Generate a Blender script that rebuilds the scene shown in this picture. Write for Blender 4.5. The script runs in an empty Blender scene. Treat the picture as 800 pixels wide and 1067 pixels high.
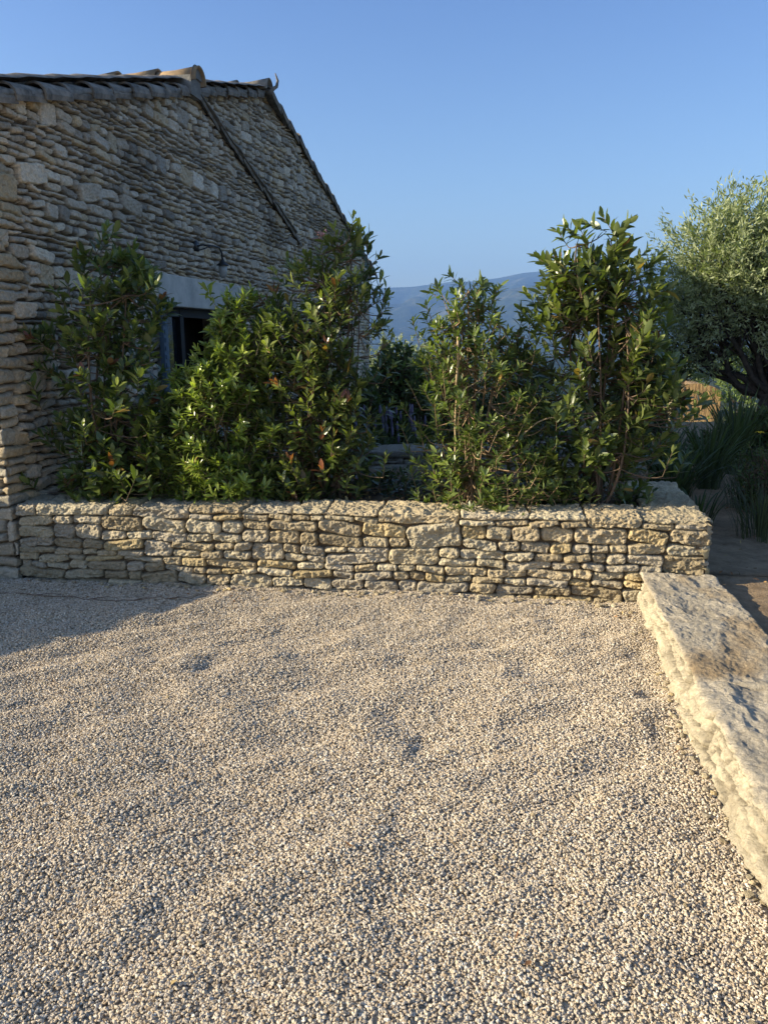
import bpy, math, random
import numpy as np
from mathutils import Vector

# ------------------------------------------------------------------ camera, light, exposure
S = bpy.context.scene
C = S.collection
R = math.radians
H_CAM, PITCH, YAW, F = 1.6, math.atan((533.5 - 352) / 800.0), R(11), 800.0
cam = bpy.data.objects.new('camera', bpy.data.cameras.new('camera')); C.objects.link(cam)
cam.location = (0, 0, H_CAM)
cam.rotation_euler = (math.pi / 2 - PITCH, 0, YAW)
cam.data.sensor_fit = 'VERTICAL'; cam.data.sensor_height = 36.0
cam.data.lens = 36.0 * F / 1067.0
cam.data.clip_end = 30000
S.camera = cam

SUN_AZ, SUN_EL = 16.5, 19.0                 # travels towards +X and a little +Y
world = bpy.data.worlds.new('World'); S.world = world; world.use_nodes = True
wt = world.node_tree; wt.nodes.clear()
wo = wt.nodes.new('ShaderNodeOutputWorld'); wb = wt.nodes.new('ShaderNodeBackground')
sky = wt.nodes.new('ShaderNodeTexSky'); sky.sky_type = 'NISHITA'; sky.sun_disc = False
sky.sun_elevation = R(SUN_EL); sky.sun_rotation = R(270 - SUN_AZ)
sky.air_density = 1.15; sky.dust_density = 2.0; sky.ozone_density = 3.0; sky.altitude = 200
wb.inputs['Strength'].default_value = 0.115
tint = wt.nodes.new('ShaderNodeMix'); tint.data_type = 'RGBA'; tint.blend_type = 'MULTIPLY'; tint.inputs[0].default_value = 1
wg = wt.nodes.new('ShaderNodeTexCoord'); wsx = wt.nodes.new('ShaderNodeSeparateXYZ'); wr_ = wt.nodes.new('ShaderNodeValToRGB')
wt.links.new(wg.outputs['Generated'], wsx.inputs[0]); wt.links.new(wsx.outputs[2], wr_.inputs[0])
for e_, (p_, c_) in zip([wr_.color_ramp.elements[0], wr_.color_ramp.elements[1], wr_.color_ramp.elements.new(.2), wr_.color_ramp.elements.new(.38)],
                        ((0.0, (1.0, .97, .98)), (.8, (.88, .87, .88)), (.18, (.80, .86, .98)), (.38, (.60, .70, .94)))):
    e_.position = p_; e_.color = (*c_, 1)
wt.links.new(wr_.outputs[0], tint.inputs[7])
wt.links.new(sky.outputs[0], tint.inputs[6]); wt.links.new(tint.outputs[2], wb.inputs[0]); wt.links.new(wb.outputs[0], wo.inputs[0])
sun = bpy.data.objects.new('sun', bpy.data.lights.new('sun', 'SUN')); C.objects.link(sun)
sun.data.energy = 4.8; sun.data.angle = R(0.55); sun.data.color = (1.0, 0.87, 0.62)
sun_dir = Vector((math.cos(R(SUN_AZ)) * math.cos(R(SUN_EL)), math.sin(R(SUN_AZ)) * math.cos(R(SUN_EL)), -math.sin(R(SUN_EL))))
sun.rotation_euler = sun_dir.to_track_quat('-Z', 'Y').to_euler()
sun.location = (-10, -4, 8)
S.view_settings.view_transform = 'Standard'; S.view_settings.look = 'None'
S.view_settings.gamma = 1.0; S.view_settings.exposure = 1.05
S.view_settings.use_curve_mapping = False
S.render.engine = 'CYCLES'
S.cycles.max_bounces = 6; S.cycles.diffuse_bounces = 3; S.cycles.transparent_max_bounces = 8
S.cycles.volume_bounces = 0

# ------------------------------------------------------------------ helpers
_cp, _sp, _cy, _sy = math.cos(PITCH), math.sin(PITCH), math.cos(YAW), math.sin(YAW)
FW = np.array([-_sy * _cp, _cy * _cp, -_sp]); RT = np.array([_cy, _sy, 0.0]); UP = np.cross(RT, FW)
def _ray(px, py): return FW + RT * (px - 400) / F + UP * (533.5 - py) / F
def at(px, py, Y):
    d = _ray(px, py); return np.array([0, 0, H_CAM]) + d * (Y / d[1])

_rs = np.random.RandomState(7)
_PERM = _rs.permutation(4096)
_VAL = _rs.rand(4096)
def _h(i, j, k): return _VAL[_PERM[(_PERM[(_PERM[i & 4095] + j) & 4095] + k) & 4095]]
def noise(x, y, z=0.0):
    x, y, z = np.broadcast_arrays(np.asarray(x, float), np.asarray(y, float), np.asarray(z, float))
    i, j, k = np.floor(x).astype(int), np.floor(y).astype(int), np.floor(z).astype(int)
    a, b, c = x - i, y - j, z - k
    a, b, c = a*a*(3-2*a), b*b*(3-2*b), c*c*(3-2*c)
    r = 0
    for di, wa in ((0, 1-a), (1, a)):
        for dj, wb_ in ((0, 1-b), (1, b)):
            for dk, wc in ((0, 1-c), (1, c)):
                r = r + wa*wb_*wc*_h(i+di, j+dj, k+dk)
    return r * 2 - 1
def fbm(x, y, z=0.0, o=4, g=0.5):
    r, a, s = 0, 1.0, 0
    for n in range(o):
        r = r + a * noise(x*2**n + 17.3*n, y*2**n + 5.1*n, z*2**n + 3.7*n); s += a; a *= g
    return r / s

def mesh_np(name, V, Fq, mat, parent=None, col=None, smooth=True, tri=None):
    """V (n,3), Fq (m,4) quads, tri (k,3) triangles, col (n,3) vertex colours"""
    me = bpy.data.meshes.new(name)
    V = np.asarray(V, np.float32)
    Fq = np.zeros((0, 4), int) if Fq is None else np.asarray(Fq)
    T = np.zeros((0, 3), int) if tri is None else np.asarray(tri)
    me.vertices.add(len(V)); me.vertices.foreach_set('co', V.ravel())
    loops = np.concatenate([Fq.ravel(), T.ravel()]).astype(np.int32)
    me.loops.add(len(loops)); me.loops.foreach_set('vertex_index', loops)
    starts = np.concatenate([np.arange(len(Fq)) * 4, len(Fq) * 4 + np.arange(len(T)) * 3]).astype(np.int32)
    me.polygons.add(len(starts)); me.polygons.foreach_set('loop_start', starts)
    me.update(calc_edges=True)
    me.polygons.foreach_set('use_smooth', np.full(len(starts), smooth, bool))
    if col is not None:
        a = me.color_attributes.new('Col', 'FLOAT_COLOR', 'POINT')
        c4 = np.ones((len(V), 4), np.float32); c4[:, :3] = col
        a.data.foreach_set('color', c4.ravel())
    me.materials.append(mat)
    me.validate()
    o = bpy.data.objects.new(name, me); C.objects.link(o)
    if parent is not None: o.parent = parent
    return o
def grid_faces(nr, nc, mask=None):
    i = np.arange((nr-1)*(nc-1)); r, c = i // (nc-1), i % (nc-1)
    a = r*nc + c
    Fq = np.stack([a, a+1, a+nc+1, a+nc], 1)
    if mask is not None: Fq = Fq[mask.ravel()]
    return Fq
class MB:
    def __init__(s): s.v = []; s.q = []; s.t = []; s.c = []
    def add(s, V, q=None, t=None, col=None):
        n = sum(len(x) for x in s.v)
        s.v.append(np.asarray(V, float))
        if q is not None: s.q.append(np.asarray(q) + n)
        if t is not None: s.t.append(np.asarray(t) + n)
        s.c.append(np.broadcast_to(np.asarray((1, 1, 1) if col is None else col, float), (len(V), 3)))
    def box(s, x0, x1, y0, y1, z0, z1, col=None):
        V = [(x, y, z) for z in (z0, z1) for y in (y0, y1) for x in (x0, x1)]
        s.add(V, [(0,2,3,1),(4,5,7,6),(0,1,5,4),(2,6,7,3),(0,4,6,2),(1,3,7,5)], col=col)
    def tube(s, pts, rad, n=7, col=None, cap=True):
        pts = np.asarray(pts, float); m = len(pts)
        rad = np.broadcast_to(np.asarray(rad, float), (m,))
        T = np.gradient(pts, axis=0); T /= np.linalg.norm(T, axis=1)[:, None] + 1e-9
        ref = np.array([0.31, 0.87, 0.21]); ref = ref if abs(T.mean(0) @ ref) < 0.85 else np.array([1, 0, 0.])
        A = np.cross(T, ref); A /= np.linalg.norm(A, axis=1)[:, None] + 1e-9; B = np.cross(T, A)
        th = np.arange(n) * 2*math.pi/n
        V = (pts[:, None] + rad[:, None, None]*(A[:, None]*np.cos(th)[None, :, None] + B[:, None]*np.sin(th)[None, :, None])).reshape(-1, 3)
        i, j = np.meshgrid(np.arange(m-1), np.arange(n), indexing='ij'); i, j = i.ravel(), j.ravel(); k = (j+1) % n
        q = np.stack([i*n+j, i*n+k, (i+1)*n+k, (i+1)*n+j], 1)
        tr = None
        if cap:
            V = np.vstack([V, pts[-1:], pts[:1]]); e = (m-1)*n
            tr = [(e+j, e+(j+1) % n, m*n) for j in range(n)] + [((j+1) % n, j, m*n+1) for j in range(n)]
        s.add(V, q, tr, col)
    def build(s, name, mat, parent=None, smooth=True, use_col=True):
        V = np.vstack(s.v); q = np.vstack(s.q) if s.q else None; t = np.vstack(s.t) if s.t else None
        return mesh_np(name, V, q, mat, parent, np.vstack(s.c) if use_col else None, smooth, t)

def tag(o, label=None, cat=None, group=None, kind=None):
    if label: o['label'] = label
    if cat: o['category'] = cat
    if group: o['group'] = group
    if kind: o['kind'] = kind
    return o
def empty(name, loc=(0, 0, 0)):
    o = bpy.data.objects.new(name, None); C.objects.link(o); o.location = loc; o.empty_display_size = .1; return o
def adopt(root, *obs):                      # parent, keeping world coordinates in the mesh
    for o in obs:
        o.parent = root; o.location = -Vector(root.location)
        
# ------------------------------------------------------------------ materials
def nodes(name):
    m = bpy.data.materials.new(name); m.use_nodes = True; t = m.node_tree
    return m, t, t.nodes['Principled BSDF']
def N(t, k, **kw):
    n = t.nodes.new(k)
    for a, b in kw.items():
        if a.startswith('i_'): n.inputs[int(a[2:])].default_value = b
        elif a.startswith('s_'): n.inputs[a[2:].replace('_', ' ')].default_value = b
        else: setattr(n, a, b)
    return n
def ramp(t, stops, interp='LINEAR'):
    r = t.nodes.new('ShaderNodeValToRGB'); r.color_ramp.interpolation = interp
    e = r.color_ramp.elements
    while len(e) < len(stops): e.new(0.5)
    for x, (p, c) in zip(e, stops): x.position = p; x.color = (*c, 1) if len(c) == 3 else c
    return r
def mixc(t, a, b, fac, mode='MIX'):
    m = t.nodes.new('ShaderNodeMix'); m.data_type = 'RGBA'; m.blend_type = mode
    for sock, v in ((m.inputs[0], fac), (m.inputs[6], a), (m.inputs[7], b)):
        if hasattr(v, 'is_output') or hasattr(v, 'links'): t.links.new(v, sock)
        elif isinstance(v, (int, float)): sock.default_value = v
        else: sock.default_value = (*v, 1)
    return m.outputs[2]
def noise_n(t, scale, detail=6, rough=.6, vec=None, dist=0.0):
    n = N(t, 'ShaderNodeTexNoise'); n.inputs['Scale'].default_value = scale
    n.inputs['Detail'].default_value = detail; n.inputs['Roughness'].default_value = rough; n.inputs['Distortion'].default_value = dist
    if vec is not None: t.links.new(vec, n.inputs['Vector'])
    return n.outputs[0]
def bump(t, bs, h, dist, strength=1.0):
    b = N(t, 'ShaderNodeBump'); b.inputs['Distance'].default_value = dist; b.inputs['Strength'].default_value = strength
    t.links.new(h, b.inputs['Height']); t.links.new(b.outputs[0], bs.inputs['Normal']); return b

def stone_mat(name, spot=(.09, .085, .075), amt=.5, bd=.004, spot_scale=9, rough=.92, tint=(1, 1, 1)):
    m, t, b = nodes(name)
    g = N(t, 'ShaderNodeTexCoord').outputs['Object']
    at_ = N(t, 'ShaderNodeVertexColor', layer_name='Col').outputs[0]
    fine = noise_n(t, 55, 8, .7, g)
    r1 = ramp(t, [(.25, (.62, .6, .57)), (.75, (1.25, 1.22, 1.18))]); t.links.new(fine, r1.inputs[0])
    c = mixc(t, at_, r1.outputs[0], 1.0, 'MULTIPLY')
    med = noise_n(t, spot_scale, 7, .68, g, .4)
    r2 = ramp(t, [(.50, (0, 0, 0)), (.70, (amt, amt, amt))]); t.links.new(med, r2.inputs[0])
    c = mixc(t, c, spot, r2.outputs[0])
    c = mixc(t, c, tint, 1.0, 'MULTIPLY')
    t.links.new(c, b.inputs['Base Color']); b.inputs['Roughness'].default_value = rough
    b.inputs['Specular IOR Level'].default_value = .2
    h = noise_n(t, 70, 9, .72, g)
    bump(t, b, h, bd * 3)
    return m
M = {}
M['limestone'] = stone_mat('limestone', spot=(.16, .13, .085), amt=.35, bd=.005, spot_scale=14)
M['capstone'] = stone_mat('cap_stone', spot=(.24, .20, .145), amt=.55, bd=.006, spot_scale=5)
M['house_stone'] = stone_mat('house_stone', spot=(.18, .165, .14), amt=.35, bd=.005, spot_scale=6)
def simple(name, col, rough=.8, spec=.3, nscale=None, c2=None, bd=0.0, metal=0):
    m, t, b = nodes(name)
    b.inputs['Roughness'].default_value = rough; b.inputs['Specular IOR Level'].default_value = spec; b.inputs['Metallic'].default_value = metal
    if nscale:
        g = N(t, 'ShaderNodeTexCoord').outputs['Object']
        n = noise_n(t, nscale, 7, .65, g)
        r = ramp(t, [(.35, col), (.68, c2 or tuple(x*.5 for x in col))]); t.links.new(n, r.inputs[0])
        t.links.new(r.outputs[0], b.inputs['Base Color'])
        if bd: bump(t, b, n, bd)
    else: b.inputs['Base Color'].default_value = (*col, 1)
    return m
M['concrete'] = simple('aged_concrete', (.52, .50, .45), .9, .2, 6, (.34, .33, .30), .004)
M['tile'] = simple('lichened_roof_tile', (.30, .26, .215), .9, .2, 9, (.085, .08, .07), .012)
M['ridge_tile'] = simple('ochre_ridge_tile', (.42, .28, .15), .9, .2, 12, (.20, .15, .10), .008)
M['mortar'] = simple('grey_mortar', (.26, .25, .23), .95, .15, 12, (.12, .115, .105), .01)
M['iron'] = simple('black_iron', (.012, .012, .013), .45, .5)
M['frame'] = simple('dark_blue_grey_paint', (.014, .015, .017), .55, .15)
M['shutter'] = simple('slate_blue_paint', (.09, .13, .17), .6, .3)
M['glass'] = simple('dark_window_glass', (.012, .014, .016), .03, .9)
M['lamp_glass'] = simple('frosted_lamp_glass', (.32, .32, .30), .25, .5)
M['room'] = simple('dark_interior_shade', (.02, .02, .02), .9, .1)
M['bark'] = simple('olive_bark', (.075, .062, .05), .95, .15, 20, (.03, .026, .022), .02)
M['soil'] = simple('garden_soil', (.20, .135, .08), .95, .15, 7, (.085, .06, .04), .03)

def leaf_mat(name, rough=.30, spec=.55, trans=.30, tmul=(1.5, 1.7, .6)):
    m, t, b = nodes(name)
    c = N(t, 'ShaderNodeVertexColor', layer_name='Col').outputs[0]
    geo = N(t, 'ShaderNodeNewGeometry')
    back = mixc(t, c, (.16, .19, .10), .35)
    cc = mixc(t, c, back, geo.outputs['Backfacing'])
    t.links.new(cc, b.inputs['Base Color'])
    b.inputs['Roughness'].default_value = rough; b.inputs['Specular IOR Level'].default_value = spec
    tr = N(t, 'ShaderNodeBsdfTranslucent'); tc = mixc(t, c, tmul, 1.0, 'MULTIPLY'); t.links.new(tc, tr.inputs[0])
    mx = N(t, 'ShaderNodeMixShader'); mx.inputs[0].default_value = trans
    out = t.nodes['Material Output']
    t.links.new(b.outputs[0], mx.inputs[1]); t.links.new(tr.outputs[0], mx.inputs[2]); t.links.new(mx.outputs[0], out.inputs[0])
    return m
M['leaf'] = leaf_mat('glossy_leaf')
M['leaf_matte'] = leaf_mat('matte_leaf', .55, .3, .25)
M['dry_leaf'] = leaf_mat('dry_leaf', .8, .15, .1, (1, 1, 1))
def vcol_mat(name, rough=.85, spec=.2):
    m, t, b = nodes(name); c = N(t, 'ShaderNodeVertexColor', layer_name='Col').outputs[0]
    t.links.new(c, b.inputs['Base Color']); b.inputs['Roughness'].default_value = rough; b.inputs['Specular IOR Level'].default_value = spec
    return m
M['stem'] = vcol_mat('shrub_stem', .8, .25)

# pebbles
def pebble_mat():
    m, t, b = nodes('pale_pebble')
    oi = N(t, 'ShaderNodeObjectInfo')
    r = ramp(t, [(0, (.16, .12, .075)), (.10, (.35, .27, .185)), (.35, (.48, .395, .285)), (.62, (.56, .47, .35)), (.85, (.46, .395, .315)), (1, (.76, .685, .56))])
    t.links.new(oi.outputs['Random'], r.inputs[0])
    t.links.new(r.outputs[0], b.inputs['Base Color']); b.inputs['Roughness'].default_value = .85; b.inputs['Specular IOR Level'].default_value = .25
    return m
M['pebble'] = pebble_mat()
def gravel_bed_mat():
    m, t, b = nodes('gravel_bed')
    g = N(t, 'ShaderNodeTexCoord').outputs['Object']
    v = N(t, 'ShaderNodeTexVoronoi'); v.inputs['Scale'].default_value = 85; t.links.new(g, v.inputs['Vector'])
    r = ramp(t, [(0, (.26, .21, .14)), (.5, (.44, .37, .27)), (1, (.55, .48, .37))]); t.links.new(v.outputs['Color'], r.inputs[0])
    t.links.new(r.outputs[0], b.inputs['Base Color']); b.inputs['Roughness'].default_value = .95
    inv = N(t, 'ShaderNodeMath', operation='SUBTRACT'); inv.inputs[0].default_value = 1; t.links.new(v.outputs['Distance'], inv.inputs[1])
    bump(t, b, inv.outputs[0], .008)
    return m
M['gravel_bed'] = gravel_bed_mat()

# ------------------------------------------------------------------ ground
def gravel_h(x, y):
    a = fbm(x*2.2 + 3, y*3.6 - 1.2*x + 1, 0, 3) * .018
    b = fbm(x*6.5, y*9.5 - 3*x, 5, 3) * .014
    pit = np.clip(noise(x*5.2 + 9, y*7 + 2, 2) - .45, 0, 1) * -.05
    return (a + b)*1.05 + .6*pit + .011*noise(x*1.7 - y*1.1, (x + y)*3.2, 9) + .010*np.clip(fbm((x + y)*2.6, (y - x*.55)*7.5, 4, 3)*1.6, -1, .6)
WA, WB = np.array([-3.37, 4.45]), np.array([1.08, 4.74])      # foot line of the planter wall
xs = np.arange(-4.9, .80, .02); ys = np.arange(.2, 4.92, .02)
X, Y = np.meshgrid(xs, ys)
mesh_np('gravel_ground', np.stack([X, Y, gravel_h(X, Y) - .004], -1).reshape(-1, 3), grid_faces(len(ys), len(xs)), M['gravel_bed'])
tag(bpy.data.objects['gravel_ground'], kind='structure')
# the wider yard behind and to the left of the camera
g = MB(); g.add([(-40, -40, -.03), (.9, -40, -.03), (.9, 4.9, -.03), (-40, 4.9, -.03)], [(0, 1, 2, 3)])
tag(g.build('gravel_yard', M['gravel_bed'], smooth=False), kind='structure')

def terrain_z(x, y):
    r = np.hypot(x, y)
    z = .14 + .16 * np.clip((y - 5.5) / 4.5, 0, 1)
    z = z - 2.3 * np.clip((y - 12.5) / 17.5, 0, 1)**1.2
    z = z - 45 * (1 - np.exp(-np.clip(y - 30, 0, None) / 350.))
    return z
def garden():
    # garden east of the low wall and behind the planter, then a slope down to the valley
    ys = np.concatenate([np.arange(-6, 9, .06), np.geomspace(9, 60, 90)])
    us = np.linspace(0, 1, 200)**1.6
    Yg, U = np.meshgrid(ys, us, indexing='ij')
    xl = np.where(Yg < 4.95, .98, -3.2)                     # under the walls
    xr = 14 + np.clip(Yg, 0, 60) * .9
    Xg = xl + (xr - xl) * U
    Z = terrain_z(Xg, Yg) + fbm(Xg*3, Yg*3, 1, 4)*.03 + fbm(Xg*14, Yg*14, 4, 3)*.010
    P = np.stack([Xg, Yg, Z], -1).reshape(-1, 3)
    m, t, b = nodes('garden_earth')
    g = N(t, 'ShaderNodeTexCoord').outputs['Object']
    n1 = noise_n(t, 9, 8, .7, g); r1 = ramp(t, [(.3, (.34, .25, .16)), (.7, (.17, .12, .075))]); t.links.new(n1, r1.inputs[0])
    n2 = noise_n(t, 1.2, 6, .6, g); r2 = ramp(t, [(.35, (.07, .095, .03)), (.7, (.17, .19, .06))]); t.links.new(n2, r2.inputs[0])
    sx = N(t, 'ShaderNodeSeparateXYZ'); t.links.new(g, sx.inputs[0])
    mr = N(t, 'ShaderNodeMapRange'); mr.inputs[1].default_value = 12; mr.inputs[2].default_value = 17; t.links.new(sx.outputs[1], mr.inputs[0])
    t.links.new(mixc(t, r1.outputs[0], r2.outputs[0], mr.outputs[0]), b.inputs['Base Color'])
    b.inputs['Roughness'].default_value = .95; b.inputs['Specular IOR Level'].default_value = .1
    bump(t, b, noise_n(t, 40, 8, .7, g), .02)
    tag(mesh_np('garden_ground', P, grid_faces(len(ys), len(us)), m), kind='structure')
garden()

def valley():
    na, nr = 760, 420
    az = np.radians(np.linspace(-62, 62, na)); rr = np.geomspace(48, 7400, nr)
    Rr, A = np.meshgrid(rr, az, indexing='ij')
    X, Y = Rr*np.sin(A), Rr*np.cos(A)
    base = -2.2 - 45*(1 - np.exp(-(np.clip(Y, 30, None) - 30)/350.))
    E = np.interp(np.degrees(A), [-62, -35, -20, -14, -11, -9, -6.5, -4.6, -3, -1.2, .5, 2, 4, 6, 7.5, 9, 14.5, 30, 62],
                  [2.8, 3.0, 3.3, 3.45, 3.49, 3.55, 3.86, 3.93, 4.15, 4.50, 4.62, 4.50, 4.35, 4.7, 4.92, 4.95, 4.6, 4.0, 3.4])
    crest = 6600*np.tan(np.radians(E)) + 1.6
    up = np.clip((Rr - 3300)/(6600 - 3300), 0, 1); up = up**1.35
    dn = np.clip((Rr - 6600)/4400, 0, 1)
    rid = 1 - np.abs(fbm(X/900., Y/1500., 3, 5))*2.6
    env = np.sin(np.pi*np.clip(up, 0, 1))**.8
    mt = (crest + 47)*(up*(1 - .6*dn)) + env*(rid - .55)*150*(up < 1)
    spur = np.exp(-((Rr - 4300 + 500*np.sin(A*9))/520)**2)*(90 + 110*fbm(X/700, Y/700, 9, 4) + 60*np.sin(A*17 + 1))
    low = np.clip(fbm(X/420, Y/420, 2, 5), 0, 1)*36*np.clip((Rr - 500)/1500, 0, 1)
    tr = np.clip(fbm(X/9., Y/9., 6, 3), -.1, 1)*9*np.clip((Rr - 60)/200, 0, 1)*np.clip(1 - Rr/2500, 0, 1)
    Z = base + mt + np.clip(spur, 0, None) + low*(1 - up) + tr
    m, t, b = nodes('valley_forest')
    g = N(t, 'ShaderNodeTexCoord').outputs['Object']
    n1 = noise_n(t, .004, 9, .65, g); n2 = noise_n(t, .03, 8, .7, g)
    r1 = ramp(t, [(.40, (.022, .032, .016)), (.56, (.045, .055, .028)), (.70, (.15, .135, .085))]); t.links.new(n1, r1.inputs[0])
    r2 = ramp(t, [(.35, (.55, .55, .55)), (.65, (1.4, 1.4, 1.35))]); t.links.new(n2, r2.inputs[0])
    t.links.new(mixc(t, r1.outputs[0], r2.outputs[0], 1.0, 'MULTIPLY'), b.inputs['Base Color'])
    b.inputs['Roughness'].default_value = 1; b.inputs['Specular IOR Level'].default_value = 0
    bump(t, b, n2, 12)
    tag(mesh_np('mountains_and_valley', np.stack([X, Y, Z], -1).reshape(-1, 3), grid_faces(nr, na), m), kind='structure')
valley()

def haze():
    b = MB(); b.box(-7600, 7600, -60, 7700, -70, 680)
    m = bpy.data.materials.new('blue_air'); m.use_nodes = True; t = m.node_tree; t.nodes.clear()
    o = t.nodes.new('ShaderNodeOutputMaterial'); v = t.nodes.new('ShaderNodeVolumePrincipled')
    v.inputs['Color'].default_value = (.26, .48, .95, 1); v.inputs['Density'].default_value = 1.5e-4
    v.inputs['Anisotropy'].default_value = .0
    t.links.new(v.outputs[0], o.inputs['Volume'])
    tag(b.build('haze', m, smooth=False, use_col=False), kind='stuff')
haze()

# pebbles, as geometry-node instances over one emitter sheet
def gravel():
    xs = np.arange(-4.3, .74, .05); ys = np.arange(.55, 4.80, .05)
    X, Y = np.meshgrid(xs, ys); Xc, Yc = X[:-1, :-1] + .025, Y[:-1, :-1] + .025
    wl = WA[1] + (Xc - WA[0])*(WB[1] - WA[1])/(WB[0] - WA[0])
    mask = (Yc < wl + .03) & (Xc > -1.35 - .66*(Yc - .9) - .8) & ((Xc > -3.37) | (Yc < 4.45))
    o = mesh_np('gravel', np.stack([X, Y, gravel_h(X, Y)], -1).reshape(-1, 3), grid_faces(len(ys), len(xs), mask), M['pebble'])
    tag(o, 'pale angular gravel covering the whole yard', 'gravel', kind='stuff')
    ng = bpy.data.node_groups.new('gravel_scatter', 'GeometryNodeTree')
    ng.interface.new_socket('Geometry', in_out='INPUT', socket_type='NodeSocketGeometry')
    ng.interface.new_socket('Geometry', in_out='OUTPUT', socket_type='NodeSocketGeometry')
    nn, L = ng.nodes, ng.links
    gi, go = nn.new('NodeGroupInput'), nn.new('NodeGroupOutput')
    join = nn.new('GeometryNodeJoinGeometry')
    for k, sc in enumerate(((1.0, .72, .55), (1.25, .7, .5), (.9, .8, .75), (1.1, .62, .66), (.85, .7, .45))):
        ico = nn.new('GeometryNodeMeshIcoSphere'); ico.inputs['Radius'].default_value = .0049; ico.inputs['Subdivisions'].default_value = 2
        tf = nn.new('GeometryNodeTransform'); tf.inputs['Scale'].default_value = sc
        sp = nn.new('GeometryNodeSetPosition'); wn = nn.new('ShaderNodeTexNoise'); wn.noise_dimensions = '3D'
        wn.inputs['Scale'].default_value = 130 + 17*k; wn.inputs['Detail'].default_value = 1
        vs = nn.new('ShaderNodeVectorMath'); vs.operation = 'SUBTRACT'; vs.inputs[1].default_value = (.5, .5, .5)
        vm = nn.new('ShaderNodeVectorMath'); vm.operation = 'SCALE'; vm.inputs['Scale'].default_value = .0078
        L.new(ico.outputs['Mesh'], sp.inputs['Geometry'])
        L.new(wn.outputs['Color'], vs.inputs[0]); L.new(vs.outputs[0], vm.inputs[0]); L.new(vm.outputs[0], sp.inputs['Offset'])
        sm = nn.new('GeometryNodeSetMaterial'); sm.inputs['Material'].default_value = M['pebble']
        ss = nn.new('GeometryNodeSetShadeSmooth'); ss.inputs['Shade Smooth'].default_value = False
        gg = nn.new('GeometryNodeGeometryToInstance')
        L.new(sp.outputs[0], tf.inputs[0]); L.new(tf.outputs[0], sm.inputs[0]); L.new(sm.outputs[0], ss.inputs[0]); L.new(ss.outputs[0], gg.inputs[0]); L.new(gg.outputs[0], join.inputs[0])
    dp = nn.new('GeometryNodeDistributePointsOnFaces'); dp.inputs['Density'].default_value = 27000
    ip = nn.new('GeometryNodeInstanceOnPoints'); ip.inputs['Pick Instance'].default_value = True
    def rv(kind, a, b, seed):
        n = nn.new('FunctionNodeRandomValue'); n.data_type = kind; n.inputs['Seed'].default_value = seed
        ins = [s for s in n.inputs if s.enabled and s.name in ('Min', 'Max')]
        ins[0].default_value = a; ins[1].default_value = b
        return [s for s in n.outputs if s.enabled][0]
    L.new(gi.outputs[0], dp.inputs['Mesh']); L.new(dp.outputs['Points'], ip.inputs['Points'])
    L.new(join.outputs[0], ip.inputs['Instance'])
    L.new(rv('INT', 0, 4, 3), ip.inputs['Instance Index'])
    L.new(rv('FLOAT_VECTOR', (-.5, -.5, 0), (.5, .5, 6.283), 5), ip.inputs['Rotation'])
    L.new(rv('FLOAT', .55, 1.3, 8), ip.inputs['Scale'])
    so = nn.new('GeometryNodeSetPosition'); L.new(ip.outputs[0], so.inputs[0]); L.new(rv('FLOAT_VECTOR', (0, 0, -.002), (0, 0, .0032), 11), so.inputs['Offset'])
    L.new(so.outputs[0], go.inputs[0])
    md = o.modifiers.new('scatter', 'NODES'); md.node_group = ng
gravel()

# ------------------------------------------------------------------ dry stone work
def block_layout(L, v0, v1, rng, bands, wr=(.10, .38)):
    out = []; v = v0
    while v < v1 - .02:
        h = rng.uniform(*bands)
        if v1 - (v + h) < bands[0]*.6: h = v1 - v
        u = -rng.uniform(0, .2)
        while u < L:
            w = rng.uniform(*wr); q = rng.random()
            if q < .36: out.append((u, u+w*.999, v, v+h))
            elif q < .96:
                k = rng.uniform(.35, .65)
                for a, b_ in ((v, v+h*k), (v+h*k, v+h)):
                    if rng.random() < .4 and w > .2:
                        c = u + w*rng.uniform(.35, .65); out += [(u, c, a, b_), (c, u+w, a, b_)]
                    else: out.append((u, u+w, a, b_))
            else:
                for n in range(3): out.append((u, u+w, v+h*n/3, v+h*(n+1)/3))
            u += w
        v += h
    return out
def course_layout(L, v0, v1, rng, bands=(.085, .13), seg=(.22, .7), wr=(.10, .30)):
    out = []; v = v0
    def row(a, b, c, d):
        u = a
        while u < b - 1e-6:
            w = rng.uniform(*wr)*(1.25 if d - c > .07 else 1)
            if b - (u + w) < wr[0]*.8: w = b - u
            out.append((u, u + w, c, d)); u += w
    while v < v1 - 1e-6:
        h = rng.uniform(*bands)
        if v1 - (v + h) < bands[0]*.6: h = v1 - v
        u = -rng.uniform(0, .2)
        while u < L:
            w = rng.uniform(*seg); q = rng.random()
            if q < .22: w = min(w, rng.uniform(.16, .34)); out.append((u, u + w, v, v + h))
            else:
                k = rng.uniform(.36, .64); row(u, u + w, v, v + h*k); row(u, u + w, v + h*k, v + h)
            u += w
        v += h
    return out
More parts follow.
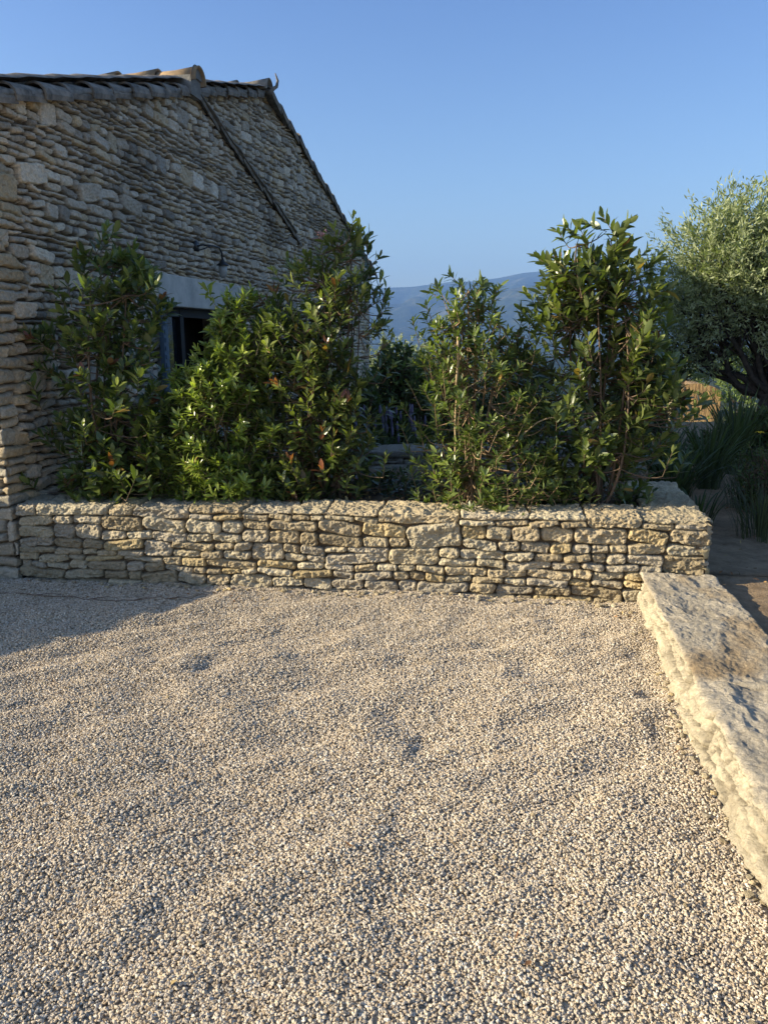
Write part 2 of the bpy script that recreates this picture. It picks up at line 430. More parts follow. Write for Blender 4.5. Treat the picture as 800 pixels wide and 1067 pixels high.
def block_height(U, V, blocks, rng, D=.045, edge=.016, gap=.0015, rough=.006, palette=None, warp=.024, seed=0, off=.010, skew=.10):
    """height field and colour of a wall of rough blocks"""
    Uw = U + warp*fbm(U*5, V*9, 11+seed, 3); Vw = V + warp*.8*fbm(U*4.5, V*6, 23+seed, 4)
    Uw = Uw + .006*fbm(U*26, V*26, 31+seed, 3); Vw = Vw + .006*fbm(U*26, V*26, 37+seed, 3)
    Hh = np.full(U.shape, -D); Cc = np.zeros(U.shape + (3,)); Cc[:] = (.16, .12, .08)
    us, vs = U[0], V[:, 0]
    for (a, b, c, d) in blocks:
        m = .03
        i0, i1 = np.searchsorted(us, (a-m, b+m)); j0, j1 = np.searchsorted(vs, (c-m, d+m))
        if i1 <= i0 or j1 <= j0: continue
        u, v = Uw[j0:j1, i0:i1], Vw[j0:j1, i0:i1]
        cu, cv, hu, hv = (a+b)/2, (c+d)/2, (b-a)/2 - gap, (d-c)/2 - gap
        an = rng.uniform(-skew, skew)*(.1 if hv > .1 else 1); uu = (u-cu) + (v-cv)*an; vv = (v-cv) - (u-cu)*an*(.6 if skew < .15 else .75)
        r = min(hu, hv, .04)*rng.uniform(.5, 1.0)
        qx, qy = np.abs(uu) - hu + r, np.abs(vv) - hv + r
        sd = np.hypot(np.clip(qx, 0, None), np.clip(qy, 0, None)) + np.minimum(np.maximum(qx, qy), 0) - r
        e = min(edge*rng.uniform(.7, 1.3), min(hu, hv)*.9)
        tt = np.clip(-sd/e, 0, 1); prof = np.sqrt(np.clip(1 - (1-tt)**2, 0, 1))
        o = rng.uniform(-off, off*.8); k1, k2 = rng.uniform(-.06, .06), rng.uniform(-.12, .12)
        if hv > .1: k2 *= .06; k1 *= .5; o *= .6
        s1 = rng.uniform(0, 50)
        uu_, vv_ = U[j0:j1, i0:i1], V[j0:j1, i0:i1]
        tex = rough*(fbm(uu_*22, vv_*30, s1, 4, .65)*2.0 - .9*np.clip(fbm(uu_*48, vv_*60, s1+9, 2)*2.2 - .25, 0, 1) + .8*fbm(uu_*7, vv_*12, s1, 2))
        h = -D + (D + o)*prof + (k1*uu + k2*vv + tex)*np.clip(tt*1.4, 0, 1)
        sub = Hh[j0:j1, i0:i1]; w = (h > sub) & (tt > 0)
        sub[w] = h[w]
        base = np.array(palette[rng.integers(len(palette))])*rng.uniform(.82, 1.15)
        Cc[j0:j1, i0:i1][w] = base
    return Hh, Cc
def vor_height(U, V, cw, ch, rng_seed, D=.045, k=3.2, off=.014, rough=.006, palette=None, warp=(.05, .03), big=None):
    Uw = U + warp[0]*fbm(U*2.2, V*3.5, 3+rng_seed, 3); Vw = V + warp[1]*fbm(U*1.6, V*2.4, 9+rng_seed, 3)
    Uw = Uw + .012*fbm(U*14, V*14, 1, 2); Vw = Vw + .008*fbm(U*14, V*14, 7, 2)
    x, y = Uw/cw, Vw/ch
    j = np.floor(y).astype(int)
    F1 = np.full(U.shape, 9.); F2 = np.full(U.shape, 9.); I1 = np.zeros(U.shape, int); D1 = np.zeros(U.shape + (2,))
    for dj in (-2, -1, 0, 1, 2):
        jj = j + dj
        sh = _h(jj, np.full_like(jj, 77+rng_seed), np.full_like(jj, 5))
        i = np.floor(x + sh).astype(int)
        for di in (-1, 0, 1):
            ii = i + di
            a = _h(ii, jj, np.full_like(ii, 11+rng_seed)); b = _h(ii, jj, np.full_like(ii, 29+rng_seed)); c = _h(ii, jj, np.full_like(ii, 41+rng_seed))
            dx = x + sh - ii - (.12 + .76*a); dy = y - jj - (.15 + .7*b)
            d = (np.abs(dx)**2.3 + np.abs(dy)**2.3)**(1/2.3) - .22*(c - .5)
            n = d < F1
            F2 = np.where(n, F1, np.minimum(F2, d)); F1 = np.where(n, d, F1)
            I1 = np.where(n, (ii*7919 + jj*104729) & 0xfffff, I1)
            D1[n, 0] = dx[n]; D1[n, 1] = dy[n]
    t = np.clip((F2 - F1)*k - .12, 0, 1); prof = np.sqrt(np.clip(1 - (1-t)**2, 0, 1))
    r1, r2, r3, r4 = (_VAL[_PERM[(I1 + q) & 4095]] for q in (1, 301, 907, 1511))
    h = -D + (D + off*(r1*2-1))*prof + (off*1.6*(r2-.5)*D1[..., 0] + off*2.4*(r3-.35)*D1[..., 1])*prof
    h = h + rough*2*fbm(U*16, V*22, r4*40, 4, .6)*prof
    pal = np.array(palette); ci = (r4*len(pal)).astype(int) % len(pal)
    col = pal[ci]*(.72 + .5*r2)[..., None]
    col = np.where((t > .02)[..., None], col, np.array((.05, .045, .04)))
    return h, col, t

LIME = [tuple(a*b for a, b in zip(c_, (.97, .965, .93))) for c_ in [(.50, .42, .29), (.54, .47, .34), (.45, .38, .27), (.56, .50, .38), (.42, .35, .24), (.50, .44, .34), (.47, .42, .34), (.52, .42, .25)]]
def swept_wall(name, A, B, profile, blocks, dn, dstep=.004, rng=None, end_round=(0, 0), zl=0.0, zr=0.0, mat=None, parent=None, **kw):
    """profile: list of (inward, z) points; s runs A->B; outward normal = right of A->B turned"""
    A, B = np.array(A, float), np.array(B, float); L = np.linalg.norm(B-A); T = (B-A)/L; Nn = np.array([T[1], -T[0]])
    pr = np.array(profile, float)
    # round the corners of the profile
    seg = np.linalg.norm(np.diff(pr, axis=0), axis=1); cum = np.concatenate([[0], np.cumsum(seg)])
    ts = np.arange(0, cum[-1], dstep)
    Pp = np.stack([np.interp(ts, cum, pr[:, 0]), np.interp(ts, cum, pr[:, 1])], 1)
    k = int(.035/dstep); ker = np.hanning(2*k+3)[1:-1]; ker /= ker.sum()
    pad = np.vstack([Pp[:1] - (Pp[1]-Pp[0])*np.arange(len(ker)//2, 0, -1)[:, None], Pp, Pp[-1:] + (Pp[-1]-Pp[-2])*np.arange(1, len(ker)//2+1)[:, None]])
    Pp = np.stack([np.convolve(pad[:, i], ker, 'valid') for i in (0, 1)], 1)
    G = np.gradient(Pp, axis=0); G /= np.linalg.norm(G, axis=1)[:, None]
    nI, nZ = -G[:, 1], G[:, 0]                         # normal in (inward, z): outward when z rises
    ss = np.arange(0, L + dstep*.5, dstep)
    U, V = np.meshgrid(ss, ts)
    Hh, Cc = block_height(U, V, blocks, rng, **kw)
    Hh = Hh + .010*fbm(U*2.3, V*2.3, 44, 3)
    inw = Pp[:, 0][:, None] + nI[:, None]*Hh
    z = Pp[:, 1][:, None] + nZ[:, None]*Hh + (zl + (zr-zl)*U/L)*np.clip(Pp[:, 1][:, None]/.5, 0, 1)
    s = U.copy()
    for (r, x) in ((end_round[0], U), (end_round[1], L-U)):
        if r:
            q = np.clip(1 - x/r, 0, 1); pull = r*(1 - np.sqrt(np.clip(1-q*q, 0, 1)))
            inw = inw + np.where(nI[:, None] < -.5, pull, 0)*1.0; z = z - np.where(nI[:, None] >= -.5, pull, 0)*.8
    P = A[None, None, :]*1.0 + T*s[..., None] - Nn*inw[..., None]
    P = np.concatenate([P, z[..., None]], -1)
    return mesh_np(name, P.reshape(-1, 3), grid_faces(*U.shape), mat, parent, Cc.reshape(-1, 3))

def planter():
    rng = np.random.default_rng(5)
    root = empty('planter_wall', (-1.1, 4.7, 0))
    tag(root, 'long low dry-stone planter wall holding the shrub bed', 'wall')
    L = np.linalg.norm(WB-WA); topz = .52
    bl = course_layout(L, -.04, .45, rng)
    u = -.1
    while u < L:                                        # the big top course wraps over the edge
        w = rng.uniform(.14, .5); c0 = .45
        if rng.random() < .35:
            c0 = .49; k = rng.uniform(.4, .6); bl += [(u, u+w*k, .45, c0), (u+w*k, u+w, .45, c0)]
        bl.append((u, u+w, c0, .56 + .07+.34)); 
        u += w
    bl = [(a, b, c+.04, d+.04) for a, b, c, d in bl]     # t runs from z = -.04
    o1 = swept_wall('front_face', WA, WB, [(0, -.04), (0, topz), (.34, topz+.01), (.36, .42)], bl, 0, .0038, rng, (0, .04), -.01, .02, M['limestone'], palette=LIME, rough=.011, edge=.012, D=.042, gap=.0012, skew=.19, warp=.020, off=.014)
    T = (WB-WA)/L; Nn = np.array([-T[1], T[0]])
    B2 = np.array([1.06, 6.0])
    L2 = np.linalg.norm(B2-WB)
    bl2 = course_layout(L2, 0, .49, rng)
    u = -.1
    while u < L2: w = rng.uniform(.25, .5); bl2.append((u, u+w, .49, .97)); u += w
    o2 = swept_wall('end_face', WB, B2, [(0, -.04), (0, topz+.015), (.36, topz+.02), (.38, .42)], bl2, 0, .005, rng, (.04, 0), 0, 0, M['limestone'], palette=LIME, rough=.010, edge=.015, D=.055)
    adopt(root, o1, o2)
    # bed of soil with litter
    xs = np.arange(-3.38, .84, .03); ys = np.arange(.28, 1.9, .03)
    X, Y = np.meshgrid(xs, ys); Y = Y + WA[1] + (X - WA[0])*(WB[1] - WA[1])/(WB[0] - WA[0])
    Z = .485 + fbm(X*4, Y*4, 0, 4)*.03
    o = mesh_np('planter_soil', np.stack([X, Y, Z], -1).reshape(-1, 3), grid_faces(len(ys), len(xs)), M['soil'])
    tag(o, kind='structure')
planter()

def low_wall():
    rng = np.random.default_rng(9)
    A, B = np.array([.85, -.6]), np.array([.672, 4.72]); L = np.linalg.norm(B-A); T = (B-A)/L; Nn = np.array([-T[1], T[0]])  # Nn points to -X
    st = .006
    ss = np.arange(0, L, st)
    prof = np.array([(0, -.06), (0, .19), (.45, .19), (.47, .02)], float)
    seg = np.linalg.norm(np.diff(prof, axis=0), axis=1); cum = np.concatenate([[0], np.cumsum(seg)]); ts = np.arange(0, cum[-1], .005)
    Pp = np.stack([np.interp(ts, cum, prof[:, 0]), np.interp(ts, cum, prof[:, 1])], 1)
    ker = np.hanning(11)[1:-1]; ker /= ker.sum()
    pad = np.vstack([np.repeat(Pp[:1], 4, 0), Pp, np.repeat(Pp[-1:], 4, 0)])
    Pp = np.stack([np.convolve(pad[:, i], ker, 'valid') for i in (0, 1)], 1)
    G = np.gradient(Pp, axis=0); G /= np.linalg.norm(G, axis=1)[:, None] + 1e-9
    nI, nZ = -G[:, 1][:, None], G[:, 0][:, None]
    U, V = np.meshgrid(ss, ts); Ywall = A[1] + U*T[1]
    face = np.clip(-nI, 0, 1); top = np.clip(nZ, 0, 1)
    # ledges and chipped blocks on the lit face
    rd = 1 - np.abs(fbm(U*3.2, V*9, 2, 4))*2
    rg2 = np.random.default_rng(4)
    blk = course_layout(L, 0, .29, rg2, (.11, .15), (.4, 1.0), (.18, .5))
    hb, _ = block_height(U, V, blk, rg2, D=.050, edge=.016, gap=.005, rough=.014, palette=LIME, warp=.03, seed=5, off=.018)
    hf = .018*fbm(U*2.4, V*6, 8, 4) + .008*rd + hb*1.1 - .020 + .012*(np.floor(fbm(U*4.1, V*13, 5, 4)*4)/4) + .008*(1 - np.abs(fbm(U*9, V*20, 9, 4))*3)
    ht = .018*fbm(U*3.0, V*3.4, 12, 4) + .014*(1 - np.abs(fbm(U*5, V*7, 21, 5, .6))*2.5) + .007*np.floor(fbm(U*4, V*6, 25, 5, .55)*5)/2 + .004*fbm(U*26, V*26, 2, 3, .6)
    Hh = face*(hf*.8) + top*ht*.75 + .002*fbm(U*50, V*50, 4, 3)
    Hh = Hh + face*.006*fbm(U*18, V*18, 3, 4, .6)
    joint = 0
    for yj, w in ((3.18, .012), (1.6, .012), (.3, .012)):
        yy = Ywall + .05*fbm(U*2, V*6, 30, 3) + (V-.25)*.25
        joint = joint + np.exp(-((yy - yj)/w)**2)
    Hh = Hh - .028*np.clip(joint, 0, 1)
    step = np.where(Ywall < 3.18 + .04*fbm(V*6, U*2, 3, 3), 1, 0)
    inw = Pp[:, 0][:, None] + nI*Hh - step*.018*face - .02*face*fbm(U*1.3, 0*U, 50, 3)
    wd = .47 + .03*fbm(U*1.7, 0*U + 3, 60, 3)
    inw = inw*np.where(Pp[:, 0][:, None] > .2, wd/.47, 1)
    z = Pp[:, 1][:, None] + nZ*Hh + step*.012*top
    batter = .035*(1 - np.clip(Pp[:, 1][:, None]/.19, 0, 1)) * (Pp[:, 0][:, None] < .2)
    P = np.zeros(U.shape + (3,)); P[..., :2] = A + T*U[..., None] - Nn*(inw - batter)[..., None]; P[..., 2] = z
    n1 = fbm(U*2.5, V*3, 70, 4); n2 = fbm(U*9, V*9, 71, 4) + np.where(hb < -.02, -1.6, 0)*face
    cf = np.array((.52, .465, .355)); ct = np.array((.45, .405, .33)); cb = np.array((.30, .22, .13))
    Cc = cf*(face > .45)[..., None]*np.ones_like(n1)[..., None] + ct*(face <= .45)[..., None]
    Cc = Cc*(1 + .26*n2)[..., None]
    w = (np.clip((n1 - .12)*4, 0, 1)*top)[..., None]*.85
    Cc = Cc*(1-w) + cb*w
    o = mesh_np('low_wall', P.reshape(-1, 3), grid_faces(*U.shape), M['capstone'], None, Cc.reshape(-1, 3))
    tag(o, 'low rough wall topped by broad worn slabs, edging the gravel on the right', 'wall')
low_wall()

# ------------------------------------------------------------------ the stone house
HX, Y0 = -3.39, 4.43
def gab(y):
    g1 = 3.95 - .292*np.abs(y - 7.57); g2 = 4.56 - .262*np.abs(y - 9.97)
    return np.where(y < 7.57, g1, g2)
HPAL = [(.68, .60, .48), (.60, .53, .43), (.52, .465, .385), (.70, .63, .52), (.46, .415, .35), (.64, .56, .45), (.64, .53, .37), (.36, .33, .285)]
WIN = (6.72, 8.55, .62, 1.89); LIN = (6.72, 8.80, 1.89, 2.19)
def house():
    root = empty('stone_house', (-6, 9, 0))
    tag(root, 'rubble stone farmhouse with stepped gables and tiled roof edges', 'house')
    # path: facade (facing the camera) then the long gable wall
    sf = np.arange(-3.2, 0, .02); yy = [0.0]
    while yy[-1] < 11.5: yy.append(yy[-1] + .0070 + .0007*yy[-1])
    s = np.concatenate([sf, np.array(yy)])
    px = np.where(s < 0, HX + s, HX); py = np.where(s < 0, Y0, Y0 + s)
    a = np.clip((s + .05)/.10, 0, 1)*math.pi/2; nx, ny = np.sin(a), -np.cos(a)
    zs = np.arange(-.1, 4.62, .0062)
    U, V = np.meshgrid(s, zs); PY = np.broadcast_to(py, U.shape)
    rg = np.random.default_rng(12)
    U0 = U + 3.3; V0 = V + .1
    bl = course_layout(15.0, 0, 4.85, rg, (.07, .17), (.10, .34), (.07, .21))
    h, col = block_height(U0, V0, bl, rg, D=.048, edge=.010, gap=.0055, rough=.009, palette=HPAL, warp=.015, seed=3, off=.018, skew=.26)
    bq = course_layout(4.4, 0, 4.85, rg, (.12, .20), (.4, .9), (.22, .45))
    hq, cq = block_height(U0, V0, bq, rg, D=.050, edge=.018, gap=.003, rough=.008, palette=[(.50, .45, .36), (.52, .45, .34), (.46, .43, .36), (.54, .45, .31)], warp=.03, seed=6, off=.014)
    q = (U < .30 + .18*noise(V*5, 0*V)) & (U > -.5)
    h = np.where(q, hq, h); col = np.where(q[..., None], cq, col)
    # weather stains that belong to the stone
    st = np.clip(fbm(U*.9 + 3, V*1.3, 8, 4)*2.2 - .1, 0, 1)*np.exp(-((V - 3.1)/.7)**2)
    lowt = np.clip(1 - V/1.5, 0, 1)[..., None]*.3
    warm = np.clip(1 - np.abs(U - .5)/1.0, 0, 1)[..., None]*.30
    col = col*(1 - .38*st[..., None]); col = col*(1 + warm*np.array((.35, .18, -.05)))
    top = np.where(U < 0, 3.95 - .292*(7.57 - Y0), gab(PY))
    line1 = 3.95 - .292*(PY - 7.57)
    rec = np.where((PY > 7.57) & (PY < 10.82) & (V > line1), .22*((10.82 - PY)/3.25)**.7, 0)
    Z = np.minimum(V, top)
    off = h - rec
    # reveal round the window and lintel
    P = np.stack([px + nx*off, py + ny*off, Z], -1)
    cy, cz = (PY[:-1, :-1] + PY[1:, 1:])/2, (V[:-1, :-1] + V[1:, 1:])/2
    uu = U[:-1, :-1]
    hole = (uu > 0) & (((cy > WIN[0]) & (cy < WIN[1]) & (cz > WIN[2]) & (cz < WIN[3]+.01)) | ((cy > LIN[0]+.02) & (cy < LIN[1]-.02) & (cz > LIN[2]+.01) & (cz < LIN[3]-.02)))
    keep = ~hole & (V[:-1, :-1] < np.maximum(top[:-1, :-1], top[1:, 1:]) + .0)
    wall = mesh_np('wall', P.reshape(-1, 3), grid_faces(*U.shape, keep), M['house_stone'], None, col.reshape(-1, 3))
    # the inner block that closes the volume
    b = MB()
    prof = [(Y0+.06, -.1), (Y0+.06, 2.95), (7.57, 3.86), (9.97, 4.46), (15.87, 2.92), (15.87, -3.0), (Y0+.06, -3.0)]
    # back and far walls
    for (y0, z0), (y1, z1) in ():
        pass
    b.add([(HX-6, Y0+.05, -.1), (HX-3.2, Y0+.05, -.1), (HX-3.2, Y0+.05, 3.0), (HX-6, Y0+.05, 3.0)], [(0, 1, 2, 3)], col=(.3, .27, .22))
    b.add([(HX-6, 15.93, -3), (HX-.02, 15.93, -3), (HX-.02, 15.93, 3.0), (HX-6, 15.93, 3.0)], [(0, 1, 2, 3)], col=(.3, .27, .22))
    b.add([(HX-6, Y0, -.1), (HX-6, 15.93, -.1), (HX-6, 15.93, 3.0), (HX-6, 9.97, 4.5), (HX-6, 7.57, 3.9), (HX-6, Y0, 3.0)], [(0, 1, 2, 3), (0, 3, 4, 5)], col=(.3, .27, .22))
    back = b.build('rear_wall', M['house_stone'], smooth=False)
    # lintel and reveals
    def bevel_box(name, x0, x1, y0, y1, z0, z1, mat):
        m = MB(); m.box(x0, x1, y0, y1, z0, z1); o = m.build(name, mat, smooth=False)
        bv = o.modifiers.new('bevel', 'BEVEL'); bv.width = .012; bv.segments = 2; return o
    lint = bevel_box('lintel', HX-.35, HX+.012, LIN[0], LIN[1], LIN[2], LIN[3]-.01, M['concrete'])
    m = MB(); m.box(HX-.3, HX-.0, WIN[0]-.03, WIN[0]+.012, WIN[2], WIN[3]); m.box(HX-.3, HX, WIN[1]-.012, WIN[1]+.03, WIN[2], WIN[3]); m.box(HX-.3, HX+.03, WIN[0]-.05, WIN[1]+.05, WIN[2]-.08, WIN[2]+.008)
    rev = m.build('window_reveal', M['concrete'], smooth=False)
    m = MB(); x0, x1 = HX-.17, HX-.10
    ya, yb = WIN[0]+.012, WIN[1]-.012
    m.box(x0, x1, ya, yb, WIN[3]-.09, WIN[3]-.001); m.box(x0, x1, ya, yb, WIN[2]+.008, WIN[2]+.09)
    for y in (ya, ya+.60, yb-.08): m.box(x0+.003, x1+.004, y, y+.08, WIN[2]+.01, WIN[3]-.003)
    fr = m.build('window', M['frame'], smooth=False)
    m = MB(); m.box(HX-.15, HX-.14, ya+.08, ya+.60, WIN[2]+.09, WIN[3]-.09); pass
    pane = m.build('pane', M['glass'], smooth=False)
    room = MB(); room.box(HX-1.6, HX-.6, 6.3, 9, .3, 2.3); rm = room.build('room_shade_block', M['room'], smooth=False)  # solid block coloured dark in place of the unlit room's shade
    m = MB(); m.box(HX+.035, HX+.075, WIN[0]-.10, WIN[0]-.012, .62, 1.87)
    for z in np.arange(.66, 1.84, .075): m.box(HX+.03, HX+.085, WIN[0]-.085, WIN[0]-.027, z, z+.04)
    sh = m.build('shutter', M['shutter'], smooth=False)
    # roof slabs of canal tiles
    def slope(name, ya, za, yb, zb):
        n = 34; us = np.linspace(0, 1, n); xs = np.arange(HX-6, HX+.02, .03)
        Xs, Us = np.meshgrid(xs, us)
        P = np.stack([Xs, ya + (yb-ya)*Us, za + (zb-za)*Us + .045*np.abs(np.sin(Xs*math.pi/.24)) + .012*((Us*(abs(yb-ya)/.36)) % 1)], -1)
        return mesh_np(name, P.reshape(-1, 3), grid_faces(n, len(xs)), M['tile'])
    rf = [slope('roof', 7.57, 4.0, 4.12, 2.99), slope('roof', 7.57, 4.0, 10.8, 3.08), slope('roof', 9.97, 4.61, 7.6, 3.99), slope('roof', 9.97, 4.61, 16.25, 2.97)]
    # verge: barrel tiles along the gable edge on a band of mortar
    def verge(ya, za, yb, zb, x, rt=.092, tl=.36, seed=1, band=True, parent=None, under=.035):
        rg = random.Random(seed); t_ = MB(); L = math.hypot(yb-ya, zb-za); n = int(L/(tl*.86)); d = np.array([0, (yb-ya)/L, (zb-za)/L]); up = np.array([0, -d[2], d[1]]); up = up if up[2] > 0 else -up
        side = np.array([1., 0, 0])
        for k in range(n+1):
            a0 = k*L/n - .0; r0, r1 = rt*rg.uniform(.95, 1.08), rt*.84
            o0 = np.array([x-.025 + rg.uniform(-.012, .012), ya, za]) + d*a0 - up*.055
            V, q = [], []
            M_, Q = 9, 3
            for w, (aa, rr, lift) in enumerate(((tl, r1, .0), (0, r0, .028))):
                pass
            for a_, rr, lift in ((0, r0, .03), (tl*.5, (r0+r1)/2, .018), (tl, r1, .004)):
                for j in range(M_):
                    th = math.pi*(-.16 + 1.2*j/(M_-1)); 
                    V.append(o0 + d*a_ + side*rr*math.cos(th) + up*(rr*math.sin(th)*.85 + lift))
            for i in range(2):
                for j in range(M_-1): q.append((i*M_+j, i*M_+j+1, (i+1)*M_+j+1, (i+1)*M_+j))
            b0 = len(V)
            for a_, rr, lift in ((0, r0-.018, .03), (tl*.5, (r0+r1)/2-.018, .018), (tl, r1-.018, .004)):
                for j in range(M_):
                    th = math.pi*(-.16 + 1.2*j/(M_-1)); V.append(o0 + d*a_ + side*rr*math.cos(th) + up*(rr*math.sin(th)*.85 + lift))
            for i in range(2):
                for j in range(M_-1): q.append((b0+i*M_+j, b0+(i+1)*M_+j, b0+(i+1)*M_+j+1, b0+i*M_+j+1))
            for j in range(M_-1):
                q.append((j, b0+j, b0+j+1, j+1)); q.append((2*M_+j, 2*M_+j+1, b0+2*M_+j+1, b0+2*M_+j))
            q.append((0, M_, b0+M_, b0)); q.append((M_, 2*M_, b0+2*M_, b0+M_)); e = M_-1
            q.append((e, b0+e, b0+M_+e, M_+e)); q.append((M_+e, b0+M_+e, b0+2*M_+e, 2*M_+e))
            t_.add(V, q)
        tl_ = t_.build('verge_tiles', M['tile'], smooth=False)
        if not band: return [tl_]
        # mortar band with an uneven lower edge
        n = int(L/.02); ua = np.linspace(0, L, n); ring = [(0.045, .0), (.052, -.02), (.045, -under), (0.0, -under-.012), (-.10, -under-.01), (-.10, .05)]
        V = []
        for a_ in ua:
            w = .010*noise(a_*7, seed, 0) ; w2 = .006*noise(a_*23, seed, 3)
            for (ox, oz) in ring:
                V.append(np.array([x, ya, za]) + d*a_ + side*(ox + float(w2)) + up*(oz + float(w)))
        V = np.array(V); m = len(ring)
        i, j = np.meshgrid(np.arange(n-1), np.arange(m-1), indexing='ij'); i, j = i.ravel(), j.ravel()
        q = np.stack([i*m+j, i*m+j+1, (i+1)*m+j+1, (i+1)*m+j], 1)
        bb = MB(); bb.add(V, q); 
        bb.add([V[0], V[1], V[2], V[3], V[4], V[5]], [(0, 1, 2, 3), (0, 3, 4, 5)])
        bb.add(V[-m:], [(0, 1, 2, 3), (0, 3, 4, 5)])
        return [tl_, bb.build('verge_band', M['mortar'])]
    vs = verge(4.20, 3.95-.292*3.37, 7.62, 3.95, HX, seed=1)
    vs += verge(7.62, 3.98, 10.84, 3.04, HX+.015, rt=.06, seed=2, under=.02)
    vs += verge(7.75, 4.01, 9.99, 4.59, HX-.10, seed=3)
    vs += verge(9.99, 4.60, 16.15, 2.985, HX-.01, rt=.10, tl=.42, seed=4, under=.03)
    # ridge tiles
    def ridge(name, y, z, x0, n, r0, mat, seed):
        rg = random.Random(seed); t_ = MB()
        for k in range(n):
            xa = x0 - k*.42; r1, r2 = r0*rg.uniform(1.0, 1.1), r0*.9; th = np.linspace(-.15, math.pi+.15, 15)
            V = []
            for xx, rr in ((xa, r1), (xa-.24, (r1+r2)/2), (xa-.48, r2), (xa-.48, r2-.02), (xa-.24, (r1+r2)/2-.02), (xa, r1-.02)):
                for a_ in th: V.append((xx, y + rr*math.cos(a_), z + rr*math.sin(a_) + (.02 if xx == xa else 0)))
            q = [(((i % 6))*15+j, (i % 6)*15+j+1, ((i+1) % 6)*15+j+1, ((i+1) % 6)*15+j) for i in range(6) for j in range(14)]
            t_.add(V, q)
        return t_.build(name, mat)
    rt = [ridge('ridge_tiles', 7.62, 3.985, HX+.12, 14, .128, M['ridge_tile'], 4), ridge('ridge_tiles', 9.97, 4.58, HX+.02, 14, .12, M['tile'], 5)]
    m = MB()                                             # mortar plug closing the ridge end
    th = np.linspace(0, math.pi, 11); V = [(HX+.09, 7.60+.12*math.cos(a_), 4.02+.12*math.sin(a_)) for a_ in th] + [(HX+.09, 7.60, 4.02)] 
    m.add(V, None, [(j, j+1, 11) for j in range(10)]); m.box(HX-.2, HX+.075, 7.49, 7.71, 3.86, 4.03)
    plug = m.build('ridge_end_mortar', M['mortar'], smooth=False)
    # curled finial on the higher ridge
    m = MB(); p0 = at(281, 97, 9.97); m.tube([p0 + np.array(v) for v in ((-.02, 0, -.02), (.03, .03, .05), (.07, .07, .09), (.08, .09, .16), (.06, .06, .24))], [.045, .024, .02, .016, .006], 8)
    fin = m.build('ridge_finial', M['tile'])
    adopt(root, wall, back, lint, rev, fr, rm, sh, *rf, *vs, *rt, plug, fin)
    pane.parent = fr
house()

def wall_lantern():
    y, z = 7.62, 2.50
    root = empty('wall_lantern', (HX, y, z)); root.scale = (.85, .85, .85); tag(root, 'small black bracket lantern on the gable above the lintel', 'lamp')
    m = MB(); m.box(-.06, .0, -.05, .05, -.06, .06)
    m.tube([(0, 0, 0), (.05, .05, .02), (.10, .22, .025), (.12, .36, .02), (.125, .43, -.04), (.125, .44, -.12)], .011, 7)
    m.tube([(0, 0, -.05), (.05, .08, -.02), (.09, .18, .02)], .008, 6)
    m.build('bracket', M['iron'], root)
    m = MB(); th = np.arange(10)*2*math.pi/10
    rings = [(.018, -.11), (.03, -.14), (.075, -.175), (.08, -.185), (.055, -.186)]
    V = [(.125 + r*math.cos(a), .44 + r*math.sin(a), zz) for r, zz in rings for a in th]
    m.add(V, [(i*10+j, i*10+(j+1) % 10, (i+1)*10+(j+1) % 10, (i+1)*10+j) for i in range(4) for j in range(10)])
    m.build('lantern_cap', M['iron'], root)
    m = MB(); m.tube([(.125, .44, -.186), (.125, .44, -.25), (.125, .44, -.315), (.125, .44, -.335)], [.052, .05, .042, .02], 12)
    m.build('lamp_glass', M['lamp_glass'], root)
wall_lantern()

# stub wall added out of view on the left to shade the gravel corner
def shadow_wall():
    rng = np.random.default_rng(31)
    A, B = np.array([-4.55, 4.40]), np.array([-4.50, 2.55])
    bl = block_layout(2.0, 0, .70, rng, (.10, .15), (.15, .4)); 
    u = -.1
    while u < 2: w = rng.uniform(.25, .5); bl.append((u, u+w, .70, 1.9)); u += w
    o = swept_wall('shadow_wall', B, A, [(0, -.04), (0, .93), (.4, .95), (.42, -.04)], bl, 0, .012, rng, (.05, 0), 0, .0, M['limestone'], palette=LIME)
    # taper the free end so the top slopes down to it
    n = len(o.data.vertices); co = np.zeros(n*3, np.float32); o.data.vertices.foreach_get('co', co); co = co.reshape(-1, 3)
    f = np.clip((co[:, 1] - 2.55)/.9, 0, 1); co[:, 2] *= (.68 + .32*f); o.data.vertices.foreach_set('co', co.ravel()); o.data.update()
    tag(o, 'unseen short stone wall, added before the house front to shade the gravel', 'wall')
shadow_wall()

# back terrace wall seen through the shrubs
def terrace_wall():
    rng = np.random.default_rng(77)
    bl = block_layout(3.6, 0, .18, rng, (.09, .13), (.2, .5)); u = -.1
    while u < 3.7: w = rng.uniform(.3, .6); bl.append((u, u+w, .18, .75)); u += w
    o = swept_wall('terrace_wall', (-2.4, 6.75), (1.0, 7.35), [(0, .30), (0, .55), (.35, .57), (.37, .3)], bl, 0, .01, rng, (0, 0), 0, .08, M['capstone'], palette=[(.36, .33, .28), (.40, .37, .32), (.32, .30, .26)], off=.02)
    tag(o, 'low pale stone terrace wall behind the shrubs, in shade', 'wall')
terrace_wall()

